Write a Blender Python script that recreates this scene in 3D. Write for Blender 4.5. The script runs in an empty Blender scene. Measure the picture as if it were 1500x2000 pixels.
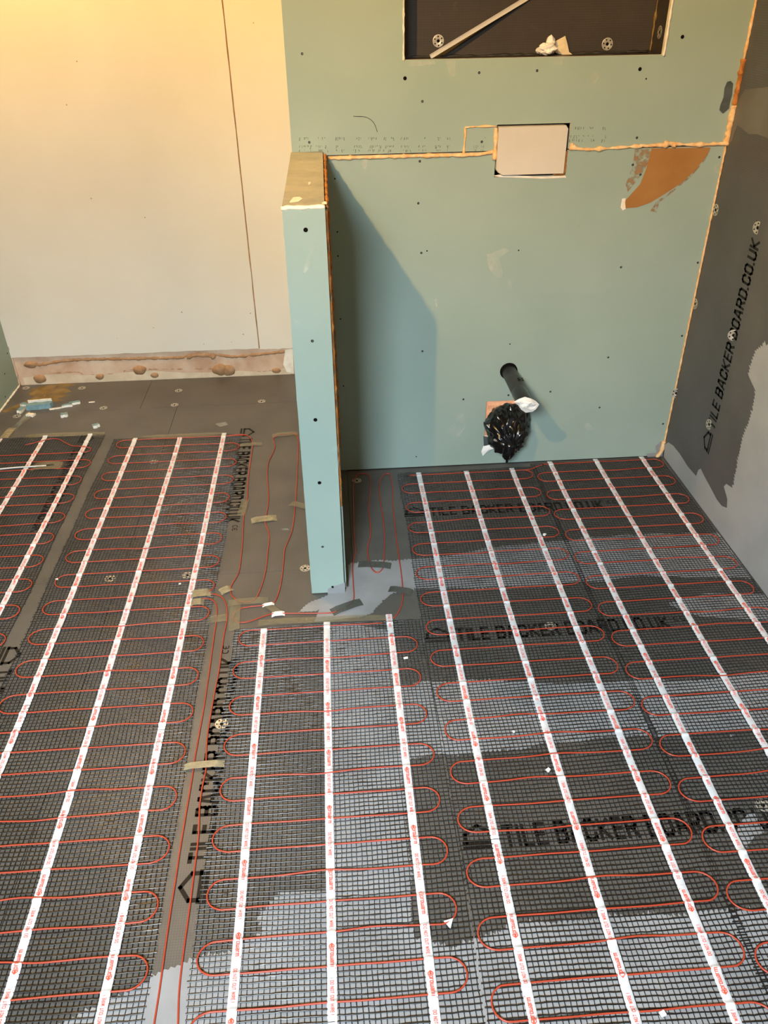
import bpy, bmesh, math, random
import numpy as np
from mathutils import Vector, Matrix, noise
from mathutils.geometry import tessellate_polygon

random.seed(7)
RNG = np.random.default_rng(7)
scene = bpy.context.scene
COL = scene.collection

# ------------------------------------------------------------------ camera
F_PX, PITCH, YAW, ROLL = 1538.0, 0.58517, -0.061138, -0.016157
CAM = Vector((0, 0, 1.5))
cy, sy = math.cos(YAW), math.sin(YAW)
cp, sp = math.cos(PITCH), math.sin(PITCH)
cr, sr = math.cos(ROLL), math.sin(ROLL)
_r = Vector((cy, sy, 0)); _f = Vector((-sy, cy, 0)); _u = Vector((0, 0, 1))
FW = _f * cp - _u * sp
_u2 = _u * cp + _f * sp
RT = _r * cr + _u2 * sr
UP = -_r * sr + _u2 * cr
cam_data = bpy.data.cameras.new('camera')
cam = bpy.data.objects.new('camera', cam_data)
COL.objects.link(cam)
M = Matrix((RT, UP, -FW)).transposed().to_4x4()
M.translation = CAM
cam.matrix_world = M
cam_data.sensor_fit = 'VERTICAL'
cam_data.sensor_height = 24.0
cam_data.lens = F_PX / 2000.0 * 24.0
cam_data.clip_start = 0.02
scene.camera = cam


def at(px, py, axis=2, c=0.0):
    """point of the photograph (1500x2000) on the plane axis = c"""
    d = RT * ((px - 750) / F_PX) - UP * ((py - 1000) / F_PX) + FW
    return CAM + d * ((c - CAM[axis]) / d[axis])


def FL(px, py):
    p = at(px, py); return (p.x, p.y)


# ------------------------------------------------------------------ light
scene.view_settings.view_transform = 'Standard'
scene.view_settings.look = 'None'
scene.view_settings.gamma = 1.0
scene.view_settings.use_curve_mapping = False
scene.view_settings.exposure = 0.0
world = bpy.data.worlds.new('world'); scene.world = world
world.use_nodes = True
bg = world.node_tree.nodes['Background']
bg.inputs[0].default_value = (0.62, 0.80, 1.0, 1)
bg.inputs[1].default_value = 1.0


def lamp(name, kind, loc, power, color, size=0.04, rot=None, size_y=None):
    d = bpy.data.lights.new(name, kind)
    d.energy = power; d.color = color
    if kind == 'AREA':
        d.shape = 'RECTANGLE'; d.size = size; d.size_y = size_y or size
    else:
        d.shadow_soft_size = size
    o = bpy.data.objects.new(name, d); COL.objects.link(o)
    o.location = loc
    if rot: o.rotation_euler = rot
    return o


WARM = (1.0, 0.56, 0.17)


def aim(o, target):
    o.rotation_euler = (Vector(target) - o.location).to_track_quat('-Z', 'Y').to_euler()


spot = lamp('swivel_spot_lamp', 'SPOT', (-0.83, 0.18, 2.36), 310, (1.0, 0.54, 0.12), 0.022)
spot.data.spot_size = math.radians(66); spot.data.spot_blend = 1.0
aim(spot, (0.66, 2.55, 1.62))
lamp('downlight_lamp', 'POINT', (-1.12, 2.80, 2.36), 76, (1.0, 0.55, 0.18), 0.03)
lamp('downlight_lamp', 'POINT', (0.72, 1.45, 2.36), 13, WARM, 0.03)
# daylight entering by the roof window in the steep sloping ceiling behind the photographer
SRUN, SRISE, SY0 = 0.50, 0.90, -0.75
SL = math.hypot(SRUN, SRISE)
sky = lamp('open_sky_daylight', 'AREA', (-1.15, -2.25, 3.12), 1750, (0.77, 0.90, 1.0), 2.8, None, 1.3)
aim(sky, (0.1, 1.6, 0.6))

# ------------------------------------------------------------------ helpers


def tag(o, label=None, cat=None, group=None, kind=None):
    if label: o['label'] = label
    if cat: o['category'] = cat
    if group: o['group'] = group
    if kind: o['kind'] = kind
    return o


def empty(name, loc, label, cat, group=None):
    o = bpy.data.objects.new(name, None); COL.objects.link(o)
    o.location = loc; o.empty_display_size = 0.05
    return tag(o, label, cat, group)


class MB:
    """collects shapes in world coordinates, then links them as ONE mesh object"""

    def __init__(s):
        s.v = []; s.f = []; s.m = []

    def add(s, vs, fs, mi=0):
        b = len(s.v)
        s.v += [tuple(v) for v in vs]
        s.f += [tuple(b + i for i in f) for f in fs]
        s.m += [mi] * len(fs)

    def box(s, a, b, mi=0):
        x0, y0, z0 = a; x1, y1, z1 = b
        s.add([(x0, y0, z0), (x1, y0, z0), (x1, y1, z0), (x0, y1, z0), (x0, y0, z1), (x1, y0, z1), (x1, y1, z1), (x0, y1, z1)],
              [(0, 3, 2, 1), (4, 5, 6, 7), (0, 1, 5, 4), (1, 2, 6, 5), (2, 3, 7, 6), (3, 0, 4, 7)], mi)

    def tube(s, pts, r, n=8, mi=0, caps=True):
        """r: number or list of radii"""
        pts = [Vector(p) for p in pts]
        N = len(pts)
        rs = r if isinstance(r, (list, tuple)) else [r] * N
        ref = Vector((0, 0, 1))
        vs = []; fs = []
        prev = None
        for i, p in enumerate(pts):
            t = (pts[min(i + 1, N - 1)] - pts[max(i - 1, 0)])
            if t.length < 1e-9: t = Vector((1, 0, 0))
            t.normalize()
            if prev is None:
                a = ref if abs(t.z) < 0.9 else Vector((1, 0, 0))
                nn = (a - t * a.dot(t)).normalized()
            else:
                nn = prev - t * prev.dot(t)
                nn = nn.normalized() if nn.length > 1e-6 else t.orthogonal().normalized()
            prev = nn
            bb = t.cross(nn)
            for k in range(n):
                an = 2 * math.pi * k / n
                vs.append(p + (nn * math.cos(an) + bb * math.sin(an)) * rs[i])
        for i in range(N - 1):
            for k in range(n):
                fs.append((i * n + k, i * n + (k + 1) % n, (i + 1) * n + (k + 1) % n, (i + 1) * n + k))
        if caps:
            fs.append(tuple(range(n))[::-1]); fs.append(tuple((N - 1) * n + k for k in range(n)))
        s.add(vs, fs, mi)

    def poly(s, pts, mi=0):
        """any simple polygon (3D points), tessellated"""
        pts = [Vector(p) for p in pts]
        tris = tessellate_polygon([pts])
        s.add(pts, [tuple(t) for t in tris], mi)

    def build(s, name, mats, parent=None, smooth=False, origin=None):
        me = bpy.data.meshes.new(name)
        o0 = Vector(origin) if origin is not None else (parent_world(parent) if parent else Vector((0, 0, 0)))
        me.from_pydata([tuple(Vector(v) - o0) for v in s.v], [], s.f)
        if not isinstance(mats, (list, tuple)): mats = [mats]
        for m in mats: me.materials.append(m)
        me.polygons.foreach_set('material_index', s.m)
        if smooth: me.polygons.foreach_set('use_smooth', [True] * len(me.polygons))
        me.update()
        o = bpy.data.objects.new(name, me); COL.objects.link(o)
        if parent:
            o.parent = parent
            o.location = o0 - parent_world(parent)
        else:
            o.location = o0
        return o


def parent_world(p):
    v = Vector((0, 0, 0))
    while p is not None:
        v = v + p.location; p = p.parent
    return v


def mesh_np(name, verts, quads, mat, parent=None, smooth=False):
    """big quad mesh from numpy arrays"""
    me = bpy.data.meshes.new(name)
    o0 = parent_world(parent) if parent else Vector((0, 0, 0))
    verts = verts - np.array(o0)[None, :]
    me.vertices.add(len(verts)); me.vertices.foreach_set('co', verts.astype(np.float32).ravel())
    nq = len(quads)
    me.loops.add(nq * 4); me.loops.foreach_set('vertex_index', quads.astype(np.int32).ravel())
    me.polygons.add(nq)
    me.polygons.foreach_set('loop_start', np.arange(0, nq * 4, 4, dtype=np.int32))
    me.polygons.foreach_set('loop_total', np.full(nq, 4, dtype=np.int32))
    if smooth: me.polygons.foreach_set('use_smooth', np.ones(nq, dtype=bool))
    me.materials.append(mat)
    me.update(calc_edges=True); me.validate()
    o = bpy.data.objects.new(name, me); COL.objects.link(o)
    if parent: o.parent = parent
    return o


def smooth_path(pts, n=5):
    """Catmull-Rom through the points"""
    P = [Vector(p) for p in pts]
    P = [P[0] * 2 - P[1]] + P + [P[-1] * 2 - P[-2]]
    out = []
    for i in range(1, len(P) - 2):
        for k in range(n):
            t = k / n
            a, b, c, d = P[i - 1], P[i], P[i + 1], P[i + 2]
            out.append(0.5 * ((2 * b) + (c - a) * t + (2 * a - 5 * b + 4 * c - d) * t * t + (3 * b - a - 3 * c + d) * t ** 3))
    out.append(P[-2])
    return out


def densify(pts, step):
    out = []
    P = [Vector(p) for p in pts]
    for a, b in zip(P, P[1:]):
        n = max(1, int((b - a).length / step))
        for k in range(n): out.append(a.lerp(b, k / n))
    out.append(P[-1])
    return out


# ------------------------------------------------------------------ materials
def srgb(r, g, b):
    f = lambda c: (c / 255 / 12.92) if c / 255 <= 0.04045 else ((c / 255 + 0.055) / 1.055) ** 2.4
    return (f(r), f(g), f(b), 1)


class NT:
    def __init__(s, name):
        s.mat = bpy.data.materials.new(name); s.mat.use_nodes = True
        s.t = s.mat.node_tree; s.n = s.t.nodes
        s.b = s.n['Principled BSDF']
        s.tc = s.n.new('ShaderNodeTexCoord')

    def link(s, a, b): s.t.links.new(a, b)

    def noise(s, scale, detail=4, rough=0.55, vec=None):
        n = s.n.new('ShaderNodeTexNoise')
        n.inputs['Scale'].default_value = scale; n.inputs['Detail'].default_value = detail; n.inputs['Roughness'].default_value = rough
        s.link(vec or s.tc.outputs['Object'], n.inputs['Vector'])
        return n.outputs['Fac']

    def ramp(s, fac, stops):
        r = s.n.new('ShaderNodeValToRGB')
        e = r.color_ramp.elements
        while len(e) > 1: e.remove(e[-1])
        e[0].position, e[0].color = stops[0]
        for p, c in stops[1:]:
            q = e.new(p); q.color = c
        s.link(fac, r.inputs[0])
        return r.outputs[0]

    def math(s, op, a, b=None):
        m = s.n.new('ShaderNodeMath'); m.operation = op
        for i, x in enumerate((a, b)):
            if x is None: continue
            if isinstance(x, (int, float)): m.inputs[i].default_value = x
            else: s.link(x, m.inputs[i])
        return m.outputs[0]

    def mix(s, fac, a, b, mode='MIX'):
        m = s.n.new('ShaderNodeMix'); m.data_type = 'RGBA'; m.blend_type = mode
        for sock, x in ((m.inputs[0], fac), (m.inputs[6], a), (m.inputs[7], b)):
            if isinstance(x, (int, float)): sock.default_value = x
            elif isinstance(x, tuple): sock.default_value = x
            else: s.link(x, sock)
        return m.outputs[2]

    def bump(s, h, strength=0.3, dist=0.002):
        b = s.n.new('ShaderNodeBump')
        b.inputs['Strength'].default_value = strength; b.inputs['Distance'].default_value = dist
        s.link(h, b.inputs['Height']); s.link(b.outputs[0], s.b.inputs['Normal'])

    def set(s, rough=None, spec=None, metal=None, color=None):
        if rough is not None: s.b.inputs['Roughness'].default_value = rough
        if spec is not None: s.b.inputs['Specular IOR Level'].default_value = spec
        if metal is not None: s.b.inputs['Metallic'].default_value = metal
        if color is not None:
            if isinstance(color, tuple): s.b.inputs['Base Color'].default_value = color
            else: s.link(color, s.b.inputs['Base Color'])
        return s


def mottled(name, c1, c2, scale=3, rough=0.6, spec=0.4, bump=None, bscale=200, metal=0.0, lo=0.35, hi=0.65):
    t = NT(name)
    t.set(rough, spec, metal, t.ramp(t.noise(scale, 6), [(lo, c1), (hi, c2)]))
    if bump: t.bump(t.noise(bscale, 3), bump[0], bump[1])
    return t.mat


def grid_board(name, c1, c2, axes=('X', 'Y'), pitch=0.0052, rough=0.42, spec=0.5):
    """tile backer board: dark cement skin over a fine scrim whose weave shows as a shallow grid"""
    t = NT(name)
    sep = t.n.new('ShaderNodeSeparateXYZ'); t.link(t.tc.outputs['Object'], sep.inputs[0])
    ws = []
    for a in axes:
        fr = t.math('FRACT', t.math('MULTIPLY', sep.outputs[a], 1 / pitch))
        d = t.math('ABSOLUTE', t.math('SUBTRACT', fr, 0.5))
        ws.append(t.math('GREATER_THAN', d, 0.36))
    line = t.math('MAXIMUM', ws[0], ws[1])
    patch = t.ramp(t.noise(2.2, 3), [(0.42, (0, 0, 0, 1)), (0.62, (1, 1, 1, 1))])
    base = t.ramp(t.noise(5, 7, 0.6), [(0.3, c1), (0.7, c2)])
    lf = t.math('MULTIPLY', line, t.math('MULTIPLY_ADD', patch, 0.16))
    dk = t.mix(t.math('MULTIPLY', line, 0.30), base, tuple(x * 0.45 for x in c1[:3]) + (1,))
    dust = t.ramp(t.noise(14, 8, 0.7), [(0.60, (0, 0, 0, 1)), (0.80, (0.35, 0.35, 0.35, 1))])
    t.set(rough, spec, 0, t.mix(t.math('MULTIPLY', dust, 0.4), dk, srgb(135, 128, 115)))
    t.bump(line, 0.25, 0.0006)
    return t.mat


M_ = {}
M_['board'] = grid_board('tile_backer_board', srgb(84, 82, 78), srgb(102, 99, 94))
M_['board_wall'] = grid_board('tile_backer_board_wall', srgb(86, 87, 87), srgb(99, 100, 100), ('Y', 'Z'), 0.006, 0.5, 0.35)
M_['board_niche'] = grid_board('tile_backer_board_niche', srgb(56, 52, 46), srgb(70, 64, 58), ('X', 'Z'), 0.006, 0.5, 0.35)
M_['sealant'] = mottled('grey_slurry', srgb(138, 139, 140), srgb(156, 157, 158), 7, 0.42, 0.45, (0.25, 0.0008), 150)
M_['sealant_wall'] = mottled('grey_slurry_wall', srgb(158, 163, 165), srgb(172, 176, 177), 4, 0.5, 0.4, (0.2, 0.0008), 60)
M_['teal'] = mottled('moisture_board_paper', srgb(150, 170, 160), srgb(158, 177, 167), 2.5, 0.62, 0.3, (0.08, 0.0005), 260)
M_['teal_top'] = mottled('warm_lit_worn_paper', srgb(150, 152, 138), srgb(172, 170, 152), 14, 0.7, 0.25, (0.25, 0.001), 90)  # worn top paper, with the warm lamp tint put into its colour
M_['cream'] = mottled('skimmed_wall_paint', srgb(226, 219, 203), srgb(232, 226, 212), 2, 0.7, 0.2, (0.05, 0.0006), 30)
M_['old_plaster'] = mottled('stripped_pink_plaster', srgb(196, 158, 130), srgb(222, 196, 170), 9, 0.85, 0.15, (0.5, 0.002), 60)
M_['old_adhesive'] = mottled('brown_adhesive', srgb(164, 122, 84), srgb(190, 150, 112), 30, 0.8, 0.2, (0.5, 0.001), 150)
M_['smear'] = mottled('brown_parcel_adhesive', srgb(158, 112, 62), srgb(168, 122, 70), 12, 0.75, 0.2)
M_['foam'] = mottled('expanding_foam', srgb(226, 176, 116), srgb(246, 214, 166), 60, 0.75, 0.25, (0.6, 0.002), 120)
M_['foam_dark'] = mottled('aged_foam', srgb(150, 92, 40), srgb(208, 140, 72), 40, 0.8, 0.2, (0.6, 0.002), 120)
M_['plaster_white'] = mottled('gypsum_core', srgb(230, 220, 200), srgb(246, 240, 226), 40, 0.85, 0.15, (0.4, 0.001), 200)
M_['black'] = NT('dark_hole').set(0.9, 0.1, 0, srgb(14, 13, 12)).mat
M_['print'] = NT('black_print').set(0.55, 0.3, 0, srgb(22, 21, 20)).mat
M_['screw'] = NT('screw_steel').set(0.4, 0.5, 0.8, srgb(110, 116, 114)).mat
M_['zinc'] = mottled('galvanised_steel', srgb(176, 172, 158), srgb(212, 208, 196), 90, 0.42, 0.5, None, 0, 0.55)
M_['strand'] = NT('black_mesh_yarn').set(0.30, 0.6, 0, srgb(27, 26, 25)).mat
M_['cable'] = NT('orange_cable_sheath').set(0.38, 0.5, 0, srgb(178, 66, 42)).mat
M_['tape'] = mottled('white_woven_tape', srgb(212, 213, 215), srgb(224, 225, 227), 60, 0.5, 0.35, (0.25, 0.0008), 180)
M_['red'] = NT('red_lettering').set(0.55, 0.3, 0, srgb(238, 92, 66)).mat
M_['pipe'] = mottled('black_plastic_pipe', srgb(38, 38, 37), srgb(52, 51, 49), 30, 0.42, 0.45)
M_['bag'] = NT('black_bin_bag').set(0.22, 0.6, 0, srgb(14, 14, 15)).mat
M_['ductape'] = mottled('grey_tape', srgb(70, 78, 80), srgb(88, 96, 98), 30, 0.4, 0.4)
M_['paper'] = mottled('white_paper', srgb(238, 238, 234), srgb(250, 250, 247), 30, 0.8, 0.2, (0.3, 0.001), 80)
M_['card'] = mottled('cream_card', srgb(222, 208, 172), srgb(232, 218, 186), 30, 0.75, 0.2)
M_['cover'] = mottled('white_plastic', srgb(204, 198, 186), srgb(214, 208, 196), 3, 0.45, 0.4)
M_['alu'] = NT('aluminium_trim').set(0.45, 0.5, 0.2, srgb(214, 213, 208)).mat
M_['offcut'] = mottled('blue_board_paper', srgb(112, 142, 150), srgb(130, 160, 166), 40, 0.7, 0.2)
M_['ceiling'] = mottled('ceiling_paint', srgb(168, 164, 156), srgb(176, 172, 164), 2, 0.8, 0.2)
M_['frame'] = mottled('window_frame_white', srgb(235, 235, 233), srgb(240, 240, 238), 2, 0.4, 0.4)


def see_through(name, col, alpha, rough=0.15, lo=0.3, hi=0.7, scale=60):
    t = NT(name).set(rough, 0.5, 0, col)
    a = t.ramp(t.noise(scale, 5), [(lo, (alpha[0],) * 3 + (1,)), (hi, (alpha[1],) * 3 + (1,))])
    t.link(a, t.b.inputs['Alpha'])
    return t.mat


M_['clear_tape'] = see_through('clear_parcel_tape', srgb(150, 140, 112), (0.35, 0.6))
M_['tan_tape'] = see_through('tan_masking_tape', srgb(168, 156, 124), (0.55, 0.95), 0.4)
M_['dark_tape'] = see_through('smoky_parcel_tape', srgb(84, 84, 78), (0.7, 0.95), 0.2)
M_['scuff'] = see_through('pale_scuff', srgb(222, 228, 216), (0.0, 0.5), 0.8, 0.35, 0.75, 12)
M_['dried_glue'] = see_through('dried_glue_stain', srgb(150, 122, 66), (0.45, 0.95), 0.35, 0.3, 0.7, 22)
M_['smear_thin'] = see_through('thin_brown_smear', srgb(168, 126, 82), (0.0, 0.7), 0.8, 0.4, 0.6, 60)
M_['faint'] = see_through('faint_ink', srgb(84, 96, 86), (0.15, 0.75), 0.7, 0.35, 0.65, 300)
gl = NT('window_glass'); gl.set(0.02, 0.5, 0, (1, 1, 1, 1)); gl.b.inputs['Alpha'].default_value = 0.06
M_['glass'] = gl.mat

# ------------------------------------------------------------------ block lettering
GLYPH = {
    'T': (3, [[(0, 5), (3, 5)], [(1.5, 0), (1.5, 5)]]), 'I': (0, [[(0, 0), (0, 5)]]),
    'L': (2.6, [[(0, 5), (0, 0), (2.6, 0)]]),
    'E': (2.6, [[(2.6, 5), (0, 5), (0, 0), (2.6, 0)], [(0, 2.5), (2.3, 2.5)]]),
    'B': (3, [[(0, 0), (0, 5), (2.3, 5), (3, 4.3), (3, 3.2), (2.4, 2.6), (3, 2), (3, .7), (2.3, 0), (0, 0)], [(0, 2.6), (2.4, 2.6)]]),
    'A': (3.2, [[(0, 0), (1.2, 5), (2, 5), (3.2, 0)], [(.6, 1.5), (2.6, 1.5)]]),
    'C': (3, [[(3, 3.5), (3, 4.3), (2.3, 5), (.7, 5), (0, 4.3), (0, .7), (.7, 0), (2.3, 0), (3, .7), (3, 1.5)]]),
    'K': (3, [[(0, 0), (0, 5)], [(3, 5), (.6, 2.6), (3, 0)]]),
    'R': (3, [[(0, 0), (0, 5), (2.3, 5), (3, 4.3), (3, 3.1), (2.3, 2.4), (0, 2.4)], [(1.6, 2.4), (3, 0)]]),
    'O': (3, [[(.7, 0), (0, .7), (0, 4.3), (.7, 5), (2.3, 5), (3, 4.3), (3, .7), (2.3, 0), (.7, 0)]]),
    'D': (3, [[(0, 0), (0, 5), (2.2, 5), (3, 4.2), (3, .8), (2.2, 0), (0, 0)]]),
    '.': (0, [[(0, -.1), (0, .3)]]), 'U': (3, [[(0, 5), (0, .7), (.7, 0), (2.3, 0), (3, .7), (3, 5)]]),
    'N': (3, [[(0, 0), (0, 5), (3, 0), (3, 5)]]), 'W': (4.4, [[(0, 5), (1, 0), (2.2, 4.4), (3.4, 0), (4.4, 5)]]),
    '!': (0, [[(0, 1.6), (0, 5)], [(0, 0), (0, .3)]]),
    'p': (2.6, [[(0, -1.6), (0, 3.5), (2.6, 3.5), (2.6, 0), (0, 0)]]), 'r': (1.7, [[(0, 0), (0, 3.5), (1.7, 3.5)]]),
    'o': (2.6, [[(0, 0), (0, 3.5), (2.6, 3.5), (2.6, 0), (0, 0)]]), 'w': (4.2, [[(0, 3.5), (0, 0), (4.2, 0), (4.2, 3.5)], [(2.1, 0), (2.1, 3)]]),
    'a': (2.6, [[(.2, 3.5), (2.6, 3.5), (2.6, 0), (0, 0), (0, 1.8), (2.6, 1.8)]]), 'm': (4.2, [[(0, 0), (0, 3.5), (4.2, 3.5), (4.2, 0)], [(2.1, 0), (2.1, 3.5)]]),
    ' ': (0.6, []),
}
HOUSE = [[(-.4, 0), (5.9, 0)], [(-.4, 1.3), (5.9, 1.3)], [(0, 1.3), (0, 3.4), (2.75, 5.6), (5.5, 3.4), (5.5, 1.3)]]


def stroke_quads(strokes, w):
    out = []
    for st in strokes:
        for (x0, y0), (x1, y1) in zip(st, st[1:]):
            L = math.hypot(x1 - x0, y1 - y0)
            if L < 1e-6: continue
            dx, dy = (x1 - x0) / L * w / 2, (y1 - y0) / L * w / 2
            ext = 0.75
            ax, ay, bx, by = x0 - dx * ext, y0 - dy * ext, x1 + dx * ext, y1 + dy * ext
            out.append([(ax - dy, ay + dx), (ax + dy, ay - dx), (bx + dy, by - dx), (bx - dy, by + dx)])
    return out


def text_quads(s, w=1.0, gap=1.75):
    x = 0; q = []
    for ch in s:
        wd, st = GLYPH[ch]
        for quad in stroke_quads(st, w): q.append([(a + x, b) for a, b in quad])
        x += wd + gap
    return q, x - gap


def put(mb, quads, o, du, dv, su, sv, mi=0, clip=None, lift=None):
    """map glyph quads onto a surface: origin o, unit vectors du (reading direction), dv (letter up)"""
    o = Vector(o); du = Vector(du); dv = Vector(dv)
    for q in quads:
        pts = [o + du * (a * su) + dv * (b * sv) for a, b in q]
        if lift: pts = [Vector((p.x, p.y, lift(p))) for p in pts]
        if clip and not all(clip(p) for p in pts): continue
        mb.add(pts, [(0, 1, 2, 3)], mi)


BOARD_TXT, BOARD_LEN = text_quads('TILE BACKER BOARD.CO.UK', 1.15, 1.65)


def board_print(mb, o, du, dv, clip=None, length=0.60, h=0.05):
    """the maker's line: house mark, address, and the small conformity mark"""
    o = Vector(o); du = Vector(du).normalized(); dv = Vector(dv).normalized()
    put(mb, BOARD_TXT, o, du, dv, length / BOARD_LEN, h / 5.6, clip=clip)
    put(mb, stroke_quads(HOUSE, 0.9), o - du * 0.083, du, dv, 0.0105, 0.0092, clip=clip)
    for k in (0, 1):  # C E
        pts = []
        for a in range(60, 301, 30):
            pts.append((math.cos(math.radians(a)), math.sin(math.radians(a))))
        st = [pts] + ([[(-1, 0), (0.1, 0)]] if k else [])
        put(mb, stroke_quads(st, 0.35), o + du * (length + 0.030 + 0.018 * k) + dv * 0.035, du, dv, 0.008, 0.008, clip=clip)


# ------------------------------------------------------------------ the setting: room shell
XL, XR, YB, YFAR, YN, ZC = -1.465, 1.225, 2.55, 3.47, -1.25, 2.4
floor = MB(); floor.box((XL - .1, YN - .1, -0.12), (XR + .1, YFAR + .1, -0.012))
floor = tag(floor.build('floor', M_['board']), kind='structure')
c = MB(); c.box((XL - .1, YN - .1, -.012), (XL, YFAR + .1, ZC)); wall_left = tag(c.build('wall_left', M_['teal']), kind='structure')
c = MB(); c.box((XL, YN - .1, -.012), (XR, YN, 1.52)); tag(c.build('wall_front', M_['board']), kind='structure')
# sloping ceiling with a roof window, from the ceiling down to (y=-1.25, z=1.5)
WX0, WX1, S0, S1 = -0.98, -0.24, 0.06, 0.96


def slope_pt(x, s, d):
    return (x, SY0 - SRUN * s / SL - SRISE / SL * d, 2.4 - SRISE * s / SL + SRUN / SL * d)


def slope_box(mb, x0, x1, s0, s1, d0, d1):
    P = [slope_pt(x, s, d) for d in (d0, d1) for x, s in ((x0, s0), (x1, s0), (x1, s1), (x0, s1))]
    mb.add(P, [(0, 3, 2, 1), (4, 5, 6, 7), (0, 1, 5, 4), (1, 2, 6, 5), (2, 3, 7, 6), (3, 0, 4, 7)])


c = MB()
for q in ((XL, WX0, 0, SL), (WX1, XR, 0, SL), (WX0, WX1, 0, S0), (WX0, WX1, S1, SL)): slope_box(c, *q, 0.0, 0.09)
c.box((XL - .1, SY0, ZC), (XR + .1, YFAR + .1, ZC + .1))
tag(c.build('ceiling', M_['ceiling']), kind='structure')
c = MB()
for q in ((WX0, WX0 + .05, S0, S1), (WX1 - .05, WX1, S0, S1), (WX0 + .05, WX1 - .05, S0, S0 + .05), (WX0 + .05, WX1 - .05, S1 - .05, S1)): slope_box(c, *q, 0.045, 0.085)
win = tag(c.build('window_1', M_['frame']), kind='structure')
c = MB(); slope_box(c, WX0 + .05, WX1 - .05, S0 + .05, S1 - .05, 0.062, 0.068); c.build('pane', M_['glass'], win)

# ---------------- floor boards (each a piece of its own, thin joints between)
GAP = 0.0015
boards = [  # x0,x1,y0,y1
    (XL, -0.86, 3.168, YFAR), (-0.86, -0.10, 3.168, YFAR),
    (XL, -0.70, 1.957, 3.168), (-0.70, 0.02, 1.957, 3.168),
    (XL, -0.70, 0.75, 1.957), (-0.70, 0.02, 0.75, 1.957),
    (XL, -0.70, -0.45, 0.75), (-0.70, 0.02, -0.45, 0.75),
    (0.02, XR, 1.925, YB), (0.02, XR, 1.320, 1.925), (0.02, XR, 0.70, 1.320), (0.02, XR, 0.08, 0.70),
    (0.02, XR, -0.53, 0.08), (XL, -0.70, YN, -0.45), (-0.70, 0.02, YN, -0.45), (0.02, XR, YN, -0.53)]
board_objs = []
for (x0, x1, y0, y1) in boards:
    mb = MB(); g = GAP / 2
    mb.box((x0 + g, y0 + g, -0.0118), (x1 - g, y1 - g, 0.0))
    o = mb.build('floor_board', M_['board'], floor)
    board_objs.append(((x0, x1, y0, y1), o))


def board_at(x, y):
    for (x0, x1, y0, y1), o in board_objs:
        if x0 <= x <= x1 and y0 <= y <= y1: return o
    return board_objs[3][1]


def floor_print(o, du, dv, length=0.60, h=0.05):
    mid = Vector(o) + Vector(du) * 0.3
    mb = MB(); board_print(mb, o, du, dv, length=length, h=h)
    return mb.build('printed_lettering', M_['print'], board_at(mid.x, mid.y))


Zp = 0.0004
floor_print((0.297, 2.224, Zp), (1, -0.012, 0), (0.012, 1, 0))
floor_print((0.298, 1.602, Zp), (1, 0.0, 0), (0, 1, 0))
floor_print((0.305, 0.972, Zp), (1, 0.0, 0), (0, 1, 0))
floor_print((-0.314, 0.985, Zp), (0.012, 1, 0), (-1, 0.012, 0), 0.595, 0.046)
floor_print((-0.403, 2.845, Zp), (0, -1, 0), (1, 0, 0))
floor_print((-1.050, 2.850, Zp), (0, -1, 0), (1, 0, 0))
floor_print((-0.953, 1.590, Zp), (0, -1, 0), (1, 0, 0))


def washer_mesh():
    """32 mm board-fixing washer: dished disc with six holes and a screw in the middle"""
    mb = MB(); n = 28
    rings = [(0.0165, 0.0), (0.0165, 0.0009), (0.0155, 0.0012), (0.008, 0.0010), (0.0045, 0.0003)]
    vs = []; fs = []
    for r, z in rings:
        for k in range(n): vs.append((r * math.cos(2 * math.pi * k / n), r * math.sin(2 * math.pi * k / n), z))
    for i in range(len(rings) - 1):
        for k in range(n): fs.append((i * n + k, i * n + (k + 1) % n, (i + 1) * n + (k + 1) % n, (i + 1) * n + k))
    mb.add(vs, fs, 0)
    mb.add([(0.0045 * math.cos(2 * math.pi * k / n), 0.0045 * math.sin(2 * math.pi * k / n), 0.0003) for k in range(n)], [tuple(range(n))], 1)
    for h in range(6):
        a = h * math.pi / 3; cx, cyy = 0.0115 * math.cos(a), 0.0115 * math.sin(a)
        mb.add([(cx + 0.0022 * math.cos(2 * math.pi * k / 10), cyy + 0.0022 * math.sin(2 * math.pi * k / 10), 0.00135) for k in range(10)], [tuple(range(10))], 1)
    me = bpy.data.meshes.new('washer')
    me.from_pydata(mb.v, [], mb.f); me.materials.append(M_['zinc']); me.materials.append(M_['black'])
    me.polygons.foreach_set('material_index', mb.m); me.update()
    return me


WASHER = washer_mesh()


def washer(parent, loc, rot=(0, 0, 0), s=1.0):
    o = bpy.data.objects.new('washer', WASHER); COL.objects.link(o)
    o.parent = parent; o.location = Vector(loc) - parent_world(parent)
    o.rotation_euler = rot; o.scale = (s, s, s)
    return o


for px, py in [(51, 758), (160, 758), (349, 763), (202, 797), (341, 791), (511, 784), (33, 813), (300, 902), (215, 1130), (366, 1124),
               (596, 1110), (433, 1414), (1075, 1223), (697, 939), (1490, 1573)]:
    x, y = FL(px, py)
    washer(board_at(x, y), (x, y, 0.0002), (0, 0, random.random()))

# ---------------- grey slurry brushed over the board joints


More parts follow.
